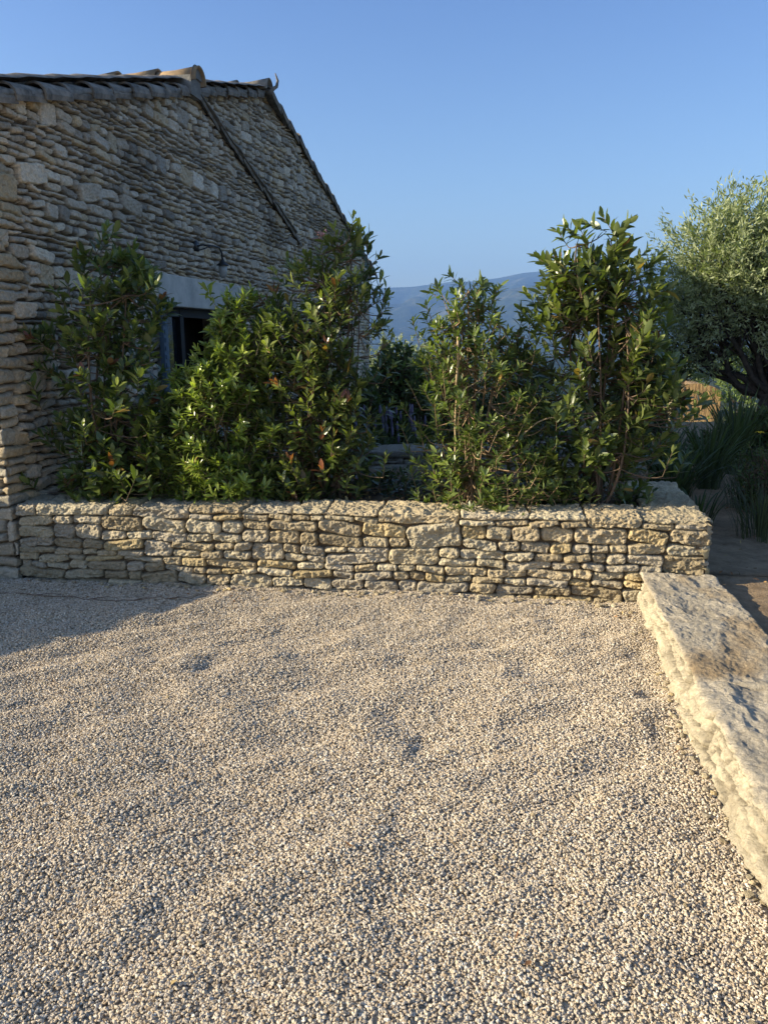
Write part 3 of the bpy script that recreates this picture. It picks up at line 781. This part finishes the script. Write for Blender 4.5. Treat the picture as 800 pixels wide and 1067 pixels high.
# ------------------------------------------------------------------ plants
LU = np.array([0, .28, .28, .28, .60, .60, .60, .86, .86, .86, 1.0])
LV = np.array([0, -.80, 0, .80, -1, 0, 1, -.55, 0, .55, 0])
LQ = np.array([(1, 2, 5, 4), (2, 3, 6, 5), (4, 5, 8, 7), (5, 6, 9, 8)]); LT = np.array([(0, 2, 1), (0, 3, 2), (7, 8, 10), (8, 9, 10)])
def leaf_arrays(P, Dr, Up, Ln, Wd, col, fold=.25, bend=.18):
    n = len(P); Dr = Dr/np.linalg.norm(Dr, axis=1)[:, None]
    Sd = np.cross(Dr, Up); Sd /= np.linalg.norm(Sd, axis=1)[:, None] + 1e-9; Nn = np.cross(Sd, Dr)
    fold = np.broadcast_to(fold, (n,)); bend = np.broadcast_to(bend, (n,))
    V = P[:, None] + Dr[:, None]*(LU[None, :, None]*Ln[:, None, None]) + Sd[:, None]*(LV[None, :, None]*Wd[:, None, None]*.5) \
        + Nn[:, None]*((np.abs(LV)[None]*fold[:, None]*Wd[:, None]*.5 - bend[:, None]*LU[None]**2*Ln[:, None])[..., None])
    o = (np.arange(n)*11)[:, None, None]
    return V.reshape(-1, 3), (LQ[None] + o).reshape(-1, 4), (LT[None] + o).reshape(-1, 3), np.repeat(col, 11, 0)
def simple_leaf_arrays(P, Dr, Up, Ln, Wd, col):
    Dr = Dr/np.linalg.norm(Dr, axis=1)[:, None]; Sd = np.cross(Dr, Up); Sd /= np.linalg.norm(Sd, axis=1)[:, None] + 1e-9
    n = len(P)
    V = np.stack([P, P + Dr*Ln[:, None]*.5 - Sd*Wd[:, None]*.5, P + Dr*Ln[:, None], P + Dr*Ln[:, None]*.5 + Sd*Wd[:, None]*.5], 1)
    return V.reshape(-1, 3), (np.arange(n)*4)[:, None] + np.arange(4)[None], None, np.repeat(col, 4, 0)
def unit(v): return v/(np.linalg.norm(v, axis=-1, keepdims=True) + 1e-9)

def curve(p0, p1, rng, n=8, sag=.08, up=.15):
    t = np.linspace(0, 1, n)[:, None]; L = np.linalg.norm(p1-p0)
    mid = (p0+p1)/2 + rng.normal(0, sag, 3)*L + np.array([0, 0, up*L*-.3])
    return (1-t)**2*p0 + 2*t*(1-t)*mid + t*t*p1

def shrub(name, label, group, outline, Yc, base, seed, n_twigs, leaf, wid, dark, young, red=0.0, whorl=False, depth=.75, n_stem=7, zbase=.47, sprouts=(), stem_col=(.13, .09, .06), lo_bias=1.0, rpow=.42, per=(9, 15), fold=.25, bend=.16, mat=None, gapn=0, cat='shrub', xmin=-9, hang=0, twig_len=.15):
    """outline: (y, xl, xr) in photo pixels at distance Yc, turned into metres here; the crown is an ellipse in plan"""
    rng = np.random.default_rng(seed)
    zz, xl, xr = [], [], []
    for (yp, a, b) in outline:
        pa, pb = at(a, yp, Yc), at(b, yp, Yc); zz.append((pa[2]+pb[2])/2); xl.append(pa[0]); xr.append(pb[0])
    zz, xl, xr = (np.array(v)[::-1] for v in (zz, xl, xr)); o_ = np.argsort(zz); zz, xl, xr = zz[o_], xl[o_], xr[o_]
    bp = at(base, 520, Yc); bp[2] = zbase
    root = empty(name, (bp[0], Yc, zbase)); tag(root, label, cat, group)
    # sample twig tips
    z = np.interp(rng.random(n_twigs*3), np.linspace(0, 1, 40), np.quantile(np.repeat(np.linspace(zz[0], zz[-1], 200), np.maximum(1, (np.interp(np.linspace(zz[0], zz[-1], 200), zz, xr-xl)**1.25*100).astype(int))), np.linspace(0, 1, 40)))
    z = z[:n_twigs]
    cx = (np.interp(z, zz, xl) + np.interp(z, zz, xr))/2; hw = (np.interp(z, zz, xr) - np.interp(z, zz, xl))/2
    th = rng.random(n_twigs)*2*math.pi; rr = rng.random(n_twigs)**rpow
    edge = 1 + .24*noise(np.cos(th)*2.2 + seed, np.sin(th)*2.2, z*5)
    tips = np.stack([cx + hw*rr*edge*np.cos(th), Yc + np.maximum(hw*depth, .12)*rr*edge*np.sin(th), z], 1)
    if gapn:                                            # thin spots through the crown
        k = noise(tips[:, 0]*3.1 + seed, tips[:, 1]*3.1, tips[:, 2]*3.1) > -.14
        tips = tips[k | (rng.random(len(tips)) < .2)]
    tips = np.vstack([tips] + [np.array([[*at(a, b, Yc + d)]]) for (a, b, d) in sprouts]) if sprouts else tips
    tips = tips[tips[:, 0] > xmin]
    # main stems
    stems = []; sb = MB()
    for k in range(n_stem):
        q = zz[0] + (zz[-1]-zz[0])*rng.uniform(.62, .97); f = rng.uniform(-.75, .75)
        c_, h_ = (np.interp(q, zz, xl)+np.interp(q, zz, xr))/2, (np.interp(q, zz, xr)-np.interp(q, zz, xl))/2
        p1 = np.array([c_ + h_*f*.8, Yc + h_*depth*rng.uniform(-.6, .6), q]); p0 = np.array([bp[0] + rng.normal(0, .07), Yc + rng.normal(0, .06), zbase - .05])
        c = curve(p0, p1, rng, 14, .06, .6); stems.append(c)
        sb.tube(c, np.linspace(.011, .004, 14)*rng.uniform(.8, 1.2), 6, np.array(stem_col)*rng.uniform(.7, 1.3))
    SP = np.vstack(stems)
    LP, LD, LUp, LL, LW, LC = [], [], [], [], [], []
    axis0 = np.array([bp[0], Yc, 0])
    for i, tp in enumerate(tips):
        cand = SP[:, 2] < tp[2] - .04
        D = np.linalg.norm(SP - tp, axis=1) + np.where(cand, 0, 5)
        a = SP[np.argmin(D)] if cand.any() else np.array([bp[0], Yc, zbase])
        out = tp - np.array([(SP[:, 0].mean()), Yc, tp[2]]); out = out/(np.linalg.norm(out)+1e-6)
        d = unit(np.array([0, 0, 1.0 - hang]) + out*rng.uniform(.2, 1.1) + rng.normal(0, .28, 3))
        tl = twig_len*rng.uniform(.65, 1.35); t0 = tp - d*tl
        c = np.vstack([curve(a, t0, rng, 7, .05, .4)[:-1], t0 + d*tl*np.linspace(0, 1, 4)[:, None]])
        sb.tube(c, np.linspace(.0048, .0017, len(c)), 4, np.array(stem_col)*rng.uniform(.8, 1.5), cap=False)
        m = rng.integers(*per); ph = rng.random()*6.28
        isyoung = rng.random()
        A1 = unit(np.cross(d, np.array([.3, .5, .1]))); A2 = np.cross(d, A1)
        for j in range(m):
            f = 1 - (j/m)**(1.9 if whorl else 1.05)*(.9 if whorl else 1.0)
            g = ph + j*2.4
            rad = A1*math.cos(g) + A2*math.sin(g)
            ang = (.55 + .75*j/m) if whorl else (.35 + .75*(j/m)**.7)
            ld = unit(d*math.cos(ang) + rad*math.sin(ang) + rng.normal(0, .15, 3))
            LP.append(t0 + d*tl*f); LD.append(ld); LUp.append(unit(d*math.sin(ang)*1.0 - rad*math.cos(ang) + rng.normal(0, .22, 3) + np.array([0, 0, .35])))
            s = rng.uniform(.6, 1.12)*(.7 if j < 2 else 1); LL.append(leaf*s); LW.append(wid*s*rng.uniform(.85, 1.15))
            y_ = np.clip((.95 if isyoung > .62 else .32)*(1 - j/m*.9) + rng.normal(0, .14), 0, 1)
            cc = np.array(dark)*(1-y_) + np.array(young)*y_
            if red and j < 4 and isyoung > 1-red: cc = np.array((.20, .075, .035))*rng.uniform(.7, 1.3)
            elif rng.random() < .012: cc = np.array((.26, .17, .05))
            LC.append(cc*rng.uniform(.75, 1.25))
    A_ = [np.array(v) for v in (LP, LD, LUp, LL, LW, LC)]
    V, q, t, c = leaf_arrays(*A_, fold=fold, bend=rng.normal(bend, .12, len(LP)))
    fo = mesh_np('foliage', V, q, mat or M['leaf'], None, c, True, t); st = sb.build('stems', M['stem'])
    adopt(root, fo, st)
    return root

G1 = 'shrubs planted along the stone planter'
DK, YG = (.040, .066, .020), (.135, .180, .040)
S1 = shrub('photinia_shrub', 'dark photinia at the left end of the planter, half covering the window', G1,
      [(236, 108, 124), (262, 84, 150), (300, 56, 178), (325, 40, 166), (375, 44, 164), (400, 50, 205), (450, 56, 205), (500, 66, 205), (524, 96, 190)], 4.9, 118, 11, 560, .104, .040,
      (.060, .09, .026), (.20, .24, .06), red=.03, per=(10, 15), sprouts=((30, 345, -.15), (40, 350, -.15), (78, 270, 0), (86, 262, 0), (34, 400, -.2), (112, 236, 0), (6, 478, -.3), (28, 500, -.3), (70, 505, -.25), (80, 520, -.3), (105, 515, -.25)), gapn=1, xmin=-3.5, depth=.7)
S2 = shrub('pittosporum_shrub', 'bright yellow-green pittosporum with narrow leaves, second shrub from the house', G1,
      [(306, 238, 266), (325, 226, 284), (350, 214, 294), (375, 198, 292), (400, 168, 292), (425, 150, 285), (460, 140, 290), (505, 150, 300), (524, 190, 262)], 4.98, 225, 12, 620, .080, .021,
      (.13, .18, .034), (.36, .42, .085), whorl=True, per=(15, 24), sprouts=((218, 345, -.1), (206, 365, -.1), (240, 300, 0), (262, 303, 0), (158, 400, 0), (150, 450, -.1), (232, 530, -.28), (215, 300, .0)), depth=.6, stem_col=(.16, .13, .08), n_stem=6)
S3 = shrub('photinia_shrub', 'tall photinia with reddish tips before the house end, topped by one upright sprout', G1,
      [(243, 352, 382), (262, 318, 390), (285, 286, 394), (320, 262, 404), (360, 254, 402), (410, 250, 404), (455, 252, 404), (495, 262, 402), (526, 280, 396)], 5.1, 338, 13, 760, .090, .031,
      (.065, .095, .028), (.21, .24, .06), red=.05, per=(9, 14), sprouts=((369, 224, 0), (368, 240, 0), (395, 268, 0), (398, 290, 0), (402, 300, 0), (406, 345, 0), (410, 380, 0), (408, 420, 0), (372, 232, 0), (348, 238, 0), (404, 320, 0), (334, 246, 0), (284, 282, 0), (300, 270, 0)), gapn=1, depth=.62)
S4 = shrub('pittosporum_shrub', 'open pittosporum showing bare stems, with leaf rosettes on top, middle of the planter', G1,
      [(296, 456, 514), (312, 444, 534), (340, 436, 548), (365, 430, 560), (400, 432, 572), (440, 440, 575), (480, 432, 590), (515, 430, 600), (530, 440, 600)], 5.05, 492, 14, 480, .076, .021,
      (.075, .11, .03), (.22, .27, .07), whorl=True, per=(13, 20), sprouts=((426, 400, 0), (420, 425, 0), (432, 378, 0), (418, 445, 0), (424, 470, 0), (428, 492, 0), (552, 330, 0), (470, 288, 0), (448, 305, 0), (430, 335, 0), (500, 292, 0), (478, 297, 0), (520, 300, 0), (540, 545, -.33), (490, 530, -.3), (520, 532, -.3), (440, 350, 0)), gapn=1, depth=.6, stem_col=(.22, .15, .09), n_stem=8, mat=M['leaf'])
S5 = shrub('photinia_shrub', 'broad tall photinia with large leaves, rightmost shrub of the planter', G1,
      [(232, 606, 640), (250, 585, 664), (275, 556, 678), (305, 545, 690), (345, 530, 704), (390, 530, 716), (430, 530, 722), (475, 535, 715), (512, 545, 700), (530, 565, 680)], 5.2, 628, 15, 860, .104, .038,
      (.070, .10, .028), (.22, .25, .065), red=.03, per=(8, 14), sprouts=((628, 226, 0), (610, 232, 0), (648, 240, 0), (655, 232, 0), (580, 240, 0), (590, 236, 0), (672, 262, 0), (684, 268, 0), (690, 285, 0), (560, 268, 0), (696, 300, 0)), gapn=1, depth=.62, n_stem=9)
def flower_cluster():
    rng = np.random.default_rng(3); p = at(336, 244, 5.0)
    m = MB()
    for k in range(16):
        a = p + rng.normal(0, .014, 3); V = [a + rng.normal(0, .008, 3) for _ in range(4)]; m.add(V, [(0, 1, 2, 3)], col=(.55, .30, .34))
    o = m.build('blossom', M['dry_leaf'], smooth=False); adopt(S3, o)
flower_cluster()

# low dark fill of leaves at the foot of the shrubs
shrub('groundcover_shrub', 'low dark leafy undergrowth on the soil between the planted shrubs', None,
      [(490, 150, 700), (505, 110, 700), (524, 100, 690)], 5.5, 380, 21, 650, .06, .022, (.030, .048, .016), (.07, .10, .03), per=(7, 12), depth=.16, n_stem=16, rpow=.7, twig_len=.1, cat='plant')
# bare arching stems on the open pittosporum
def bare_stems():
    rng = np.random.default_rng(8); m = MB()
    for pts, r in ((((508, 490), (535, 462), (562, 438), (585, 434)), .006), (((475, 412), (495, 398), (505, 392)), .0035), (((478, 425), (498, 408), (506, 402)), .003), (((552, 500), (575, 520), (590, 538)), .003), (((478, 350), (476, 400), (474, 450), (472, 520)), .010), (((486, 470), (520, 440), (545, 415)), .003)):
        P = [at(a, b, 4.88 + .04*k) for k, (a, b) in enumerate(pts)]
        t = np.linspace(0, len(P)-1, 12); P = np.array(P); C_ = np.stack([np.interp(t, range(len(P)), P[:, i]) for i in range(3)], 1) + rng.normal(0, .004, (12, 3))
        m.tube(C_, np.linspace(r, r*.6, 12), 6, (.36, .27, .16))
    o = m.build('bare_stems', M['stem']); adopt(S4, o)
bare_stems()

# shaded garden shrubs behind the planter
G2 = 'shaded garden shrubs behind the planter'
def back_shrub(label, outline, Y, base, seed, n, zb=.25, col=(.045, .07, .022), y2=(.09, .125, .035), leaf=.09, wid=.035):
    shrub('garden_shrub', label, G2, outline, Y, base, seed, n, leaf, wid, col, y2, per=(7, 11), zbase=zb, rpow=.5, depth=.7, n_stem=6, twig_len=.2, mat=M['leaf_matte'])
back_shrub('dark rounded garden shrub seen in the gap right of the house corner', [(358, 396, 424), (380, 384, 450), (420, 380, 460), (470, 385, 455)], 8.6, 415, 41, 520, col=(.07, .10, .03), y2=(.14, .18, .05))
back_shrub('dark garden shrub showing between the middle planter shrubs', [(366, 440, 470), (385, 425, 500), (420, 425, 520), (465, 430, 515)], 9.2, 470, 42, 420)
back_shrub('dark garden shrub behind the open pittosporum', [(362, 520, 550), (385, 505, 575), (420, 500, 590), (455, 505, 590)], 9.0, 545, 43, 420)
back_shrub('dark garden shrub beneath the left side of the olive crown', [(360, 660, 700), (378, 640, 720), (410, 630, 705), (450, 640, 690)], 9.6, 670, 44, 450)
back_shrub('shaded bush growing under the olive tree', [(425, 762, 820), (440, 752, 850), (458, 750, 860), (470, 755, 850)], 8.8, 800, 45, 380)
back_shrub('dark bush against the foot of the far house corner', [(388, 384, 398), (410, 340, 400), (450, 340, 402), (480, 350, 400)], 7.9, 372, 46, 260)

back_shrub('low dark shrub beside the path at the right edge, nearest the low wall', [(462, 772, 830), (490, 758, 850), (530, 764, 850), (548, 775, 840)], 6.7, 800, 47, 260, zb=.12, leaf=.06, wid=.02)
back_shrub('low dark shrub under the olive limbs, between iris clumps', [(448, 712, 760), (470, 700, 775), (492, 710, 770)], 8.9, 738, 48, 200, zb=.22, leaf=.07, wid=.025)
def lavender():
    rng = np.random.default_rng(4); p = at(406, 455, 7.6); root = empty('lavender_bush', (p[0], 7.6, .35)); tag(root, 'lavender bush with violet flower spikes in the shade beyond the planter', 'plant')
    m = MB(); s = MB()
    for k in range(34):
        a = rng.random()*6.28; r = rng.random()**.6
        p0 = np.array([p[0] + .12*r*math.cos(a), 7.6 + .1*r*math.sin(a), .33]); p1 = np.array([p[0] + .38*r*math.cos(a), 7.6 + .3*r*math.sin(a), .62 + .28*rng.random()])
        s.tube(curve(p0, p1, rng, 4, .04), .003, 4, (.09, .12, .06), cap=False)
        m.tube([p1 - (0, 0, .03), p1, p1 + (0, 0, .04), p1 + (0, 0, .07)], [.006, .014, .012, .004], 5, np.array((.15, .13, .19))*rng.uniform(.7, 1.2))
    adopt(root, s.build('stems', M['stem']), tag(m.build('blossom', M['stem']), kind='stuff'))
lavender()

def olive(name, label, Y, crown, trunk_px, seed, n_leaf, leafsz, zg, limbs=14, group=None, col=((.165, .20, .105), (.38, .42, .25)), clump=.30):
    """crown: list of (px, py, dY, radius m) clump centres"""
    rng = np.random.default_rng(seed)
    tb = at(trunk_px[0], trunk_px[1], Y); tb[2] = zg
    root = empty(name, tuple(tb)); tag(root, label, 'tree', group)
    cen = [at(a, b, Y + d) for (a, b, d, r) in crown]; rad = [r for *_, r in crown]
    m = MB(); fork = tb + np.array([.05, .05, trunk_px[2]])
    m.tube(curve(tb - (0, 0, .1), fork, rng, 8, .06), np.linspace(.13, .085, 8), 9)
    LP, LD = [], []
    tot = sum(r**2.2 for r in rad)
    for c, r in zip(cen, rad):
        l = curve(fork - (0, 0, rng.uniform(0, trunk_px[2]*.5)), c, rng, 10, .12, .5); l[1:-1] += rng.normal(0, .03, (8, 3))
        m.tube(l, np.linspace(.045, .010, 10), 7)
        for q in range(9):
            e = c + rng.normal(0, .55, 3)*r; s0 = l[rng.integers(4, 9)]
            m.tube(curve(s0, e, rng, 6, .12), np.linspace(.018, .004, 6), 5)
        n = int(n_leaf*r**2.2/tot)
        # sprays: sub-clumps of leaves, denser at the surface
        ns = max(6, n//26); u = unit(rng.normal(0, 1, (ns, 3))); rr = rng.random(ns)**.45
        sc = c + u*(rr*r*(1 + .3*noise(u[:, 0]*2+seed, u[:, 1]*2, u[:, 2]*2)))[:, None]*np.array([1, 1, .85])
        sd = unit(u*.8 + np.array([0, 0, .5]) + rng.normal(0, .5, (ns, 3)))
        for k in range(ns):
            t = rng.random(26); LP.append(sc[k] + sd[k]*(t*.36)[:, None] + rng.normal(0, .02, (26, 3))); LD.append(unit(sd[k] + rng.normal(0, .55, (26, 3))))
    LP, LD = np.vstack(LP), np.vstack(LD); n = len(LP)
    y_ = np.clip(rng.normal(.4, .28, n), 0, 1)[:, None]; C_ = np.array(col[0])*(1-y_) + np.array(col[1])*y_
    V, q, t, c = simple_leaf_arrays(LP, LD, unit(rng.normal(0, 1, (n, 3))), leafsz*rng.uniform(.7, 1.2, n), leafsz*.24*rng.uniform(.8, 1.2, n), C_)
    adopt(root, m.build('trunk', M['bark']), mesh_np('crown', V, q, M['leaf_matte'], None, c, False, t))
olive('olive_tree', 'silvery olive tree with sunlit top and dark twisting limbs, right edge', 9.8,
      [(728, 262, 0, .32), (722, 295, .1, .34), (752, 275, 0, .42), (772, 250, 0, .42), (800, 245, .2, .45), (790, 282, -.2, .52), (745, 315, 0, .46), (716, 330, .1, .36), (775, 325, 0, .52), (825, 295, 0, .6), (850, 260, .3, .6),
       (715, 355, .4, .36), (692, 352, .5, .36), (820, 345, .2, .46), (745, 362, .5, .34), (785, 366, .5, .34), (764, 226, .1, .20), (875, 300, 0, .7)], (790, 480, .75), 51, 62000, .072, .28)
G3 = 'far trees on the slope'
olive('valley_tree', 'pale grey-green tree seen far off just right of the house', 34, [(408, 385, 0, 1.4), (425, 378, 1, 1.2), (395, 392, 0, 1.3)], (410, 420, .6), 61, 7000, .16, -3.2, group=G3)
olive('valley_tree', 'soft grey-green tree far off behind the open pittosporum', 38, [(452, 390, 0, 1.5), (470, 382, 1, 1.5), (490, 392, 0, 1.5)], (468, 425, .6), 62, 7000, .16, -3.4, group=G3)
olive('valley_tree', 'bright green tree on the sunny slope, seen under the olive limbs', 30, [(775, 395, 0, 1.0), (800, 380, 0, 1.3), (760, 412, 0, .9)], (785, 440, .4), 63, 7000, .14, -2.3, group=G3, col=((.09, .14, .04), (.20, .27, .07)))
olive('valley_tree', 'small green tree on the slope behind the ochre hut', 36, [(690, 392, 0, 1.0), (715, 388, 0, 1.0), (735, 398, 0, .9)], (712, 430, .4), 64, 5000, .14, -2.6, group=G3, col=((.06, .09, .03), (.13, .17, .05)))

def ochre_hut():
    a, b = at(697, 452, 30), at(752, 400, 30)
    root = empty('ochre_hut', ((a[0]+b[0])/2, 30, a[2])); tag(root, 'small sunlit ochre stone hut with curved top beyond the garden, under the olive', 'hut')
    m = MB(); n = 14; xs = np.linspace(a[0], b[0], n); zt = b[2] - .25*((xs - xs.mean())/(xs[-1]-xs[0])*2)**2*1.0
    V = [(x, y, z) for y in (30, 32) for (x, z) in list(zip(xs, np.full(n, a[2]-.6))) + list(zip(xs, zt))]
    k = 2*n; q = [(i, i+1, n+i+1, n+i) for i in range(n-1)] + [(k+i+1, k+i, k+n+i, k+n+i+1) for i in range(n-1)] + [(n+i, n+i+1, k+n+i+1, k+n+i) for i in range(n-1)] + [(0, n, k+n, k), (n-1, k+n-1, k+2*n-1, 2*n-1)]
    m.add(V, q)
    mt, t, bs = nodes('streaked_ochre_wall'); g = N(t, 'ShaderNodeTexCoord').outputs['Object']; mp = N(t, 'ShaderNodeMapping'); mp.inputs['Scale'].default_value = (7, 7, .8); t.links.new(g, mp.inputs[0])
    nz = noise_n(t, 1.2, 8, .7, mp.outputs[0]); r = ramp(t, [(.3, (.52, .36, .16)), (.5, (.30, .19, .09)), (.68, (.12, .08, .045))]); t.links.new(nz, r.inputs[0]); t.links.new(r.outputs[0], bs.inputs['Base Color']); bs.inputs['Roughness'].default_value = .95; bump(t, bs, nz, .12)
    w = m.build('hut_wall', mt, smooth=False)
    c = MB(); c.box(a[0]-.42, a[0]-.02, 29.9, 30.4, a[2]-.6, b[2]-.15); cc = c.build('corner_pier', M['concrete'], smooth=False, use_col=False); cc.data.materials[0] = simple('cream_pier', (.55, .45, .27), .9, .2, 3, (.40, .32, .18), .03)
    adopt(root, w, cc)
ochre_hut()

def strap_clump(name, label, p, n, hgt, spread, w, seed, col, group, flower=None):
    rng = np.random.default_rng(seed); root = empty(name, tuple(p)); tag(root, label, 'plant', group); m = MB()
    for k in range(n):
        a = rng.random()*6.28; r0 = rng.random()*spread*.35; L = hgt*rng.uniform(.6, 1.2); lean = rng.uniform(.1, .75)
        d = np.array([math.cos(a), math.sin(a), 0]); sd = np.array([-d[1], d[0], 0]); t = np.linspace(0, 1, 7)
        c = np.array([0, 0, -.03]) + d*r0 + d*(t**1.7*lean*L)[:, None] + np.array([0, 0, 1.])*((t - .45*lean*t**3)*L)[:, None]
        ww = w*np.sqrt(np.clip(1 - t**2.2, 0, 1))*rng.uniform(.7, 1.2)
        V = np.concatenate([c - sd*ww[:, None]/2, c + (-d*.15)*ww[:, None], c + sd*ww[:, None]/2]); q = [(i, i+1, 7*j+i+8-7*j, 7*j+i+7-7*j) for i in range(6) for j in (0,)]
        q = [(j*7+i, j*7+i+1, (j+1)*7+i+1, (j+1)*7+i) for i in range(6) for j in (0, 1)]
        m.add(V, q, col=np.array(col)*rng.uniform(.6, 1.4))
    m.build('blades', M['leaf_matte'], root)
    if flower:
        f = MB(); h = hgt*1.2; f.tube([(0, 0, 0), (.02, 0, h*.5), (.0, 0, h)], .004, 5, (.06, .1, .03)); f.build('flower_stalk', M['stem'], root)
        f = MB()
        for k in range(6):
            a = k*1.047; f.add([(0, 0, h), (.03*math.cos(a-.4), .03*math.sin(a-.4), h+.02), (.055*math.cos(a), .055*math.sin(a), h+.01), (.03*math.cos(a+.4), .03*math.sin(a+.4), h+.02)], [(0, 1, 2, 3)], col=flower)
        f.build('flower_head', M['dry_leaf'], root, smooth=False)
G4 = 'strap-leaved clumps beyond the planter end'
for k, (px, py, Y, n, h, lab) in enumerate(((705, 492, 6.9, 130, .62, 'iris clump with long arching blades directly behind the planter end'), (738, 482, 7.6, 130, .70, 'dense iris clump right of the planter end, in deep shade'),
        (690, 478, 7.8, 110, .62, 'iris clump half hidden behind the rightmost photinia'), (765, 470, 8.4, 140, .9, 'iris clump beneath the olive limbs beside the yellow flower'), (728, 520, 6.3, 40, .34, 'sparse flattened iris clump on bare earth'))):
    p = at(px, py, Y); p[2] = float(terrain_z(p[0], np.array(Y)))
    strap_clump('iris_clump', lab, p, n, h, .35, .022, 80+k, (.045, .07, .024), G4)
G5 = 'wispy grasses at the right edge'
for k, (px, Y, n, h, lab) in enumerate(((792, 6.0, 160, .46, 'dark wispy grass tuft nearest the low wall at the right edge'), (775, 6.9, 130, .44, 'thin dark grass tuft behind the nearer one'), (812, 7.4, 150, .5, 'taller wispy grass at the right edge under the olive'))):
    p = at(px, 540, Y); p[2] = float(terrain_z(p[0], np.array(Y)))
    strap_clump('grass_tuft', lab, p, n, h, .5, .007, 90+k, (.055, .065, .03), G5)
p = at(790, 465, 7.9); p[2] = .2
strap_clump('yellow_flower', 'single yellow flower on a thin stalk at the right edge', p, 8, .42, .08, .012, 99, (.05, .08, .03), None, flower=(.75, .50, .03))

# ------------------------------------------------------------------ litter
def crumbs():
    rng = np.random.default_rng(17); m = MB()
    ico = np.array([(0, 0, 1), (.89, 0, .45), (.28, .85, .45), (-.72, .53, .45), (-.72, -.53, .45), (.28, -.85, .45), (.72, .53, -.45), (-.28, .85, -.45), (-.89, 0, -.45), (-.28, -.85, -.45), (.72, -.53, -.45), (0, 0, -1)])
    tr = [(0,1,2),(0,2,3),(0,3,4),(0,4,5),(0,5,1),(1,6,2),(2,7,3),(3,8,4),(4,9,5),(5,10,1),(2,6,7),(3,7,8),(4,8,9),(5,9,10),(1,10,6),(11,7,6),(11,8,7),(11,9,8),(11,10,9),(11,6,10)]
    for k in range(420):
        u = rng.random()
        if u < .45: x = rng.uniform(-3.3, .6); y = WA[1] + (x - WA[0])*.0652 - .03 - abs(rng.normal(0, .035)); r = rng.uniform(.006, .022)
        elif u < .65: y = rng.uniform(1.2, 4.6); x = .735 - .0235*(y - 1.2)*1.0 - abs(rng.normal(0, .04)); r = rng.uniform(.006, .018)
        else: x, y, r = rng.uniform(-2.6, .6), rng.uniform(1.2, 4.4), rng.uniform(.007, .012)
        V = ico*rng.uniform(.7, 1.2, (12, 1))*np.array([1, rng.uniform(.6, 1), rng.uniform(.4, .7)])*r
        a = rng.random()*6.28; Rz = np.array([(math.cos(a), -math.sin(a), 0), (math.sin(a), math.cos(a), 0), (0, 0, 1)])
        m.add(V@Rz.T + np.array([x, y, float(gravel_h(np.array(x), np.array(y))) + r*.3 + .002]), None, tr, col=np.array(LIME[rng.integers(8)])*rng.uniform(.6, 1.15))
    tag(m.build('stone_crumbs', M['limestone'], smooth=False), 'larger stone chips strewn on the gravel and along the wall foot', 'stones', kind='stuff')
crumbs()

def litter():
    rng = np.random.default_rng(6)
    def lay(n, fx, ln, seed, zf):
        P = np.array([fx() for _ in range(n)]); P[:, 2] = zf(P[:, 0], P[:, 1]) + .006
        a = rng.random(n)*6.28; D = np.stack([np.cos(a), np.sin(a), rng.normal(0, .25, n)], 1); U_ = unit(np.stack([rng.normal(0, .4, n), rng.normal(0, .4, n), np.ones(n)], 1))
        C_ = np.array([[(.26, .13, .055), (.34, .21, .09), (.16, .085, .045), (.40, .30, .14)][i] for i in rng.integers(0, 4, n)])*rng.uniform(.7, 1.2, (n, 1))
        return leaf_arrays(P, D, U_, ln*rng.uniform(.5, 1.1, n), ln*.36*rng.uniform(.6, 1.1, n), C_, fold=.5, bend=rng.normal(-.1, .25, n))
    V, q, t, c = lay(900, lambda: (rng.uniform(-3.2, .95), 4.82 + abs(rng.normal(0, .28)), 0), .06, 1, lambda x, y: .495 + 0*x)
    tag(mesh_np('leaf_litter', V, q, M['dry_leaf'], None, c, True, t), 'dry brown leaves lying on the planter soil', 'leaves', kind='stuff')
    def gx():
        u = rng.random()
        if u < .55: return (rng.uniform(-3.3, -1.6), 4.42 - abs(rng.normal(0, .14)), 0)
        if u < .8: return (rng.uniform(-1.6, .6), 4.5 - abs(rng.normal(0, .05)), 0)
        return (rng.uniform(-2.2, .6), rng.uniform(1.3, 4.3), 0)
    V, q, t, c = lay(95, gx, .032, 2, lambda x, y: gravel_h(x, y) + .006)
    tag(mesh_np('fallen_leaves', V, q, M['dry_leaf'], None, c, True, t), 'few small fallen leaves scattered on the gravel', 'leaves', kind='stuff')
    V, q, t, c = lay(160, lambda: (rng.uniform(1.2, 3.4), rng.uniform(3.4, 7.2), 0), .04, 3, lambda x, y: terrain_z(x, y) + .03)
    tag(mesh_np('garden_litter', V, q, M['dry_leaf'], None, c, True, t), 'dry leaves and bits on the garden earth', 'leaves', kind='stuff')
    m = MB(); pts = [(-3.45, 4.12), (-3.1, 4.10), (-2.8, 4.14), (-2.5, 4.12), (-2.3, 4.20), (-2.12, 4.24), (-1.98, 4.34)]
    P = np.array([(x, y, gravel_h(x, y) + .014) for x, y in pts]); tt = np.linspace(0, 6, 30); P = np.stack([np.interp(tt, range(7), P[:, i]) for i in range(3)], 1) + rng.normal(0, .005, (30, 3))
    m.tube(P, np.linspace(.003, .0015, 30), 5, (.15, .10, .065))
    for k in (6, 12, 17, 22): m.tube([P[k], P[k] + (.09, .03, .01), P[k] + (.16, .03, .004)], [.003, .002, .001], 4, (.09, .055, .035))
    tag(m.build('fallen_twig', M['stem']), 'long thin brown vine stem lying on the gravel at the wall foot', 'twig')
litter()
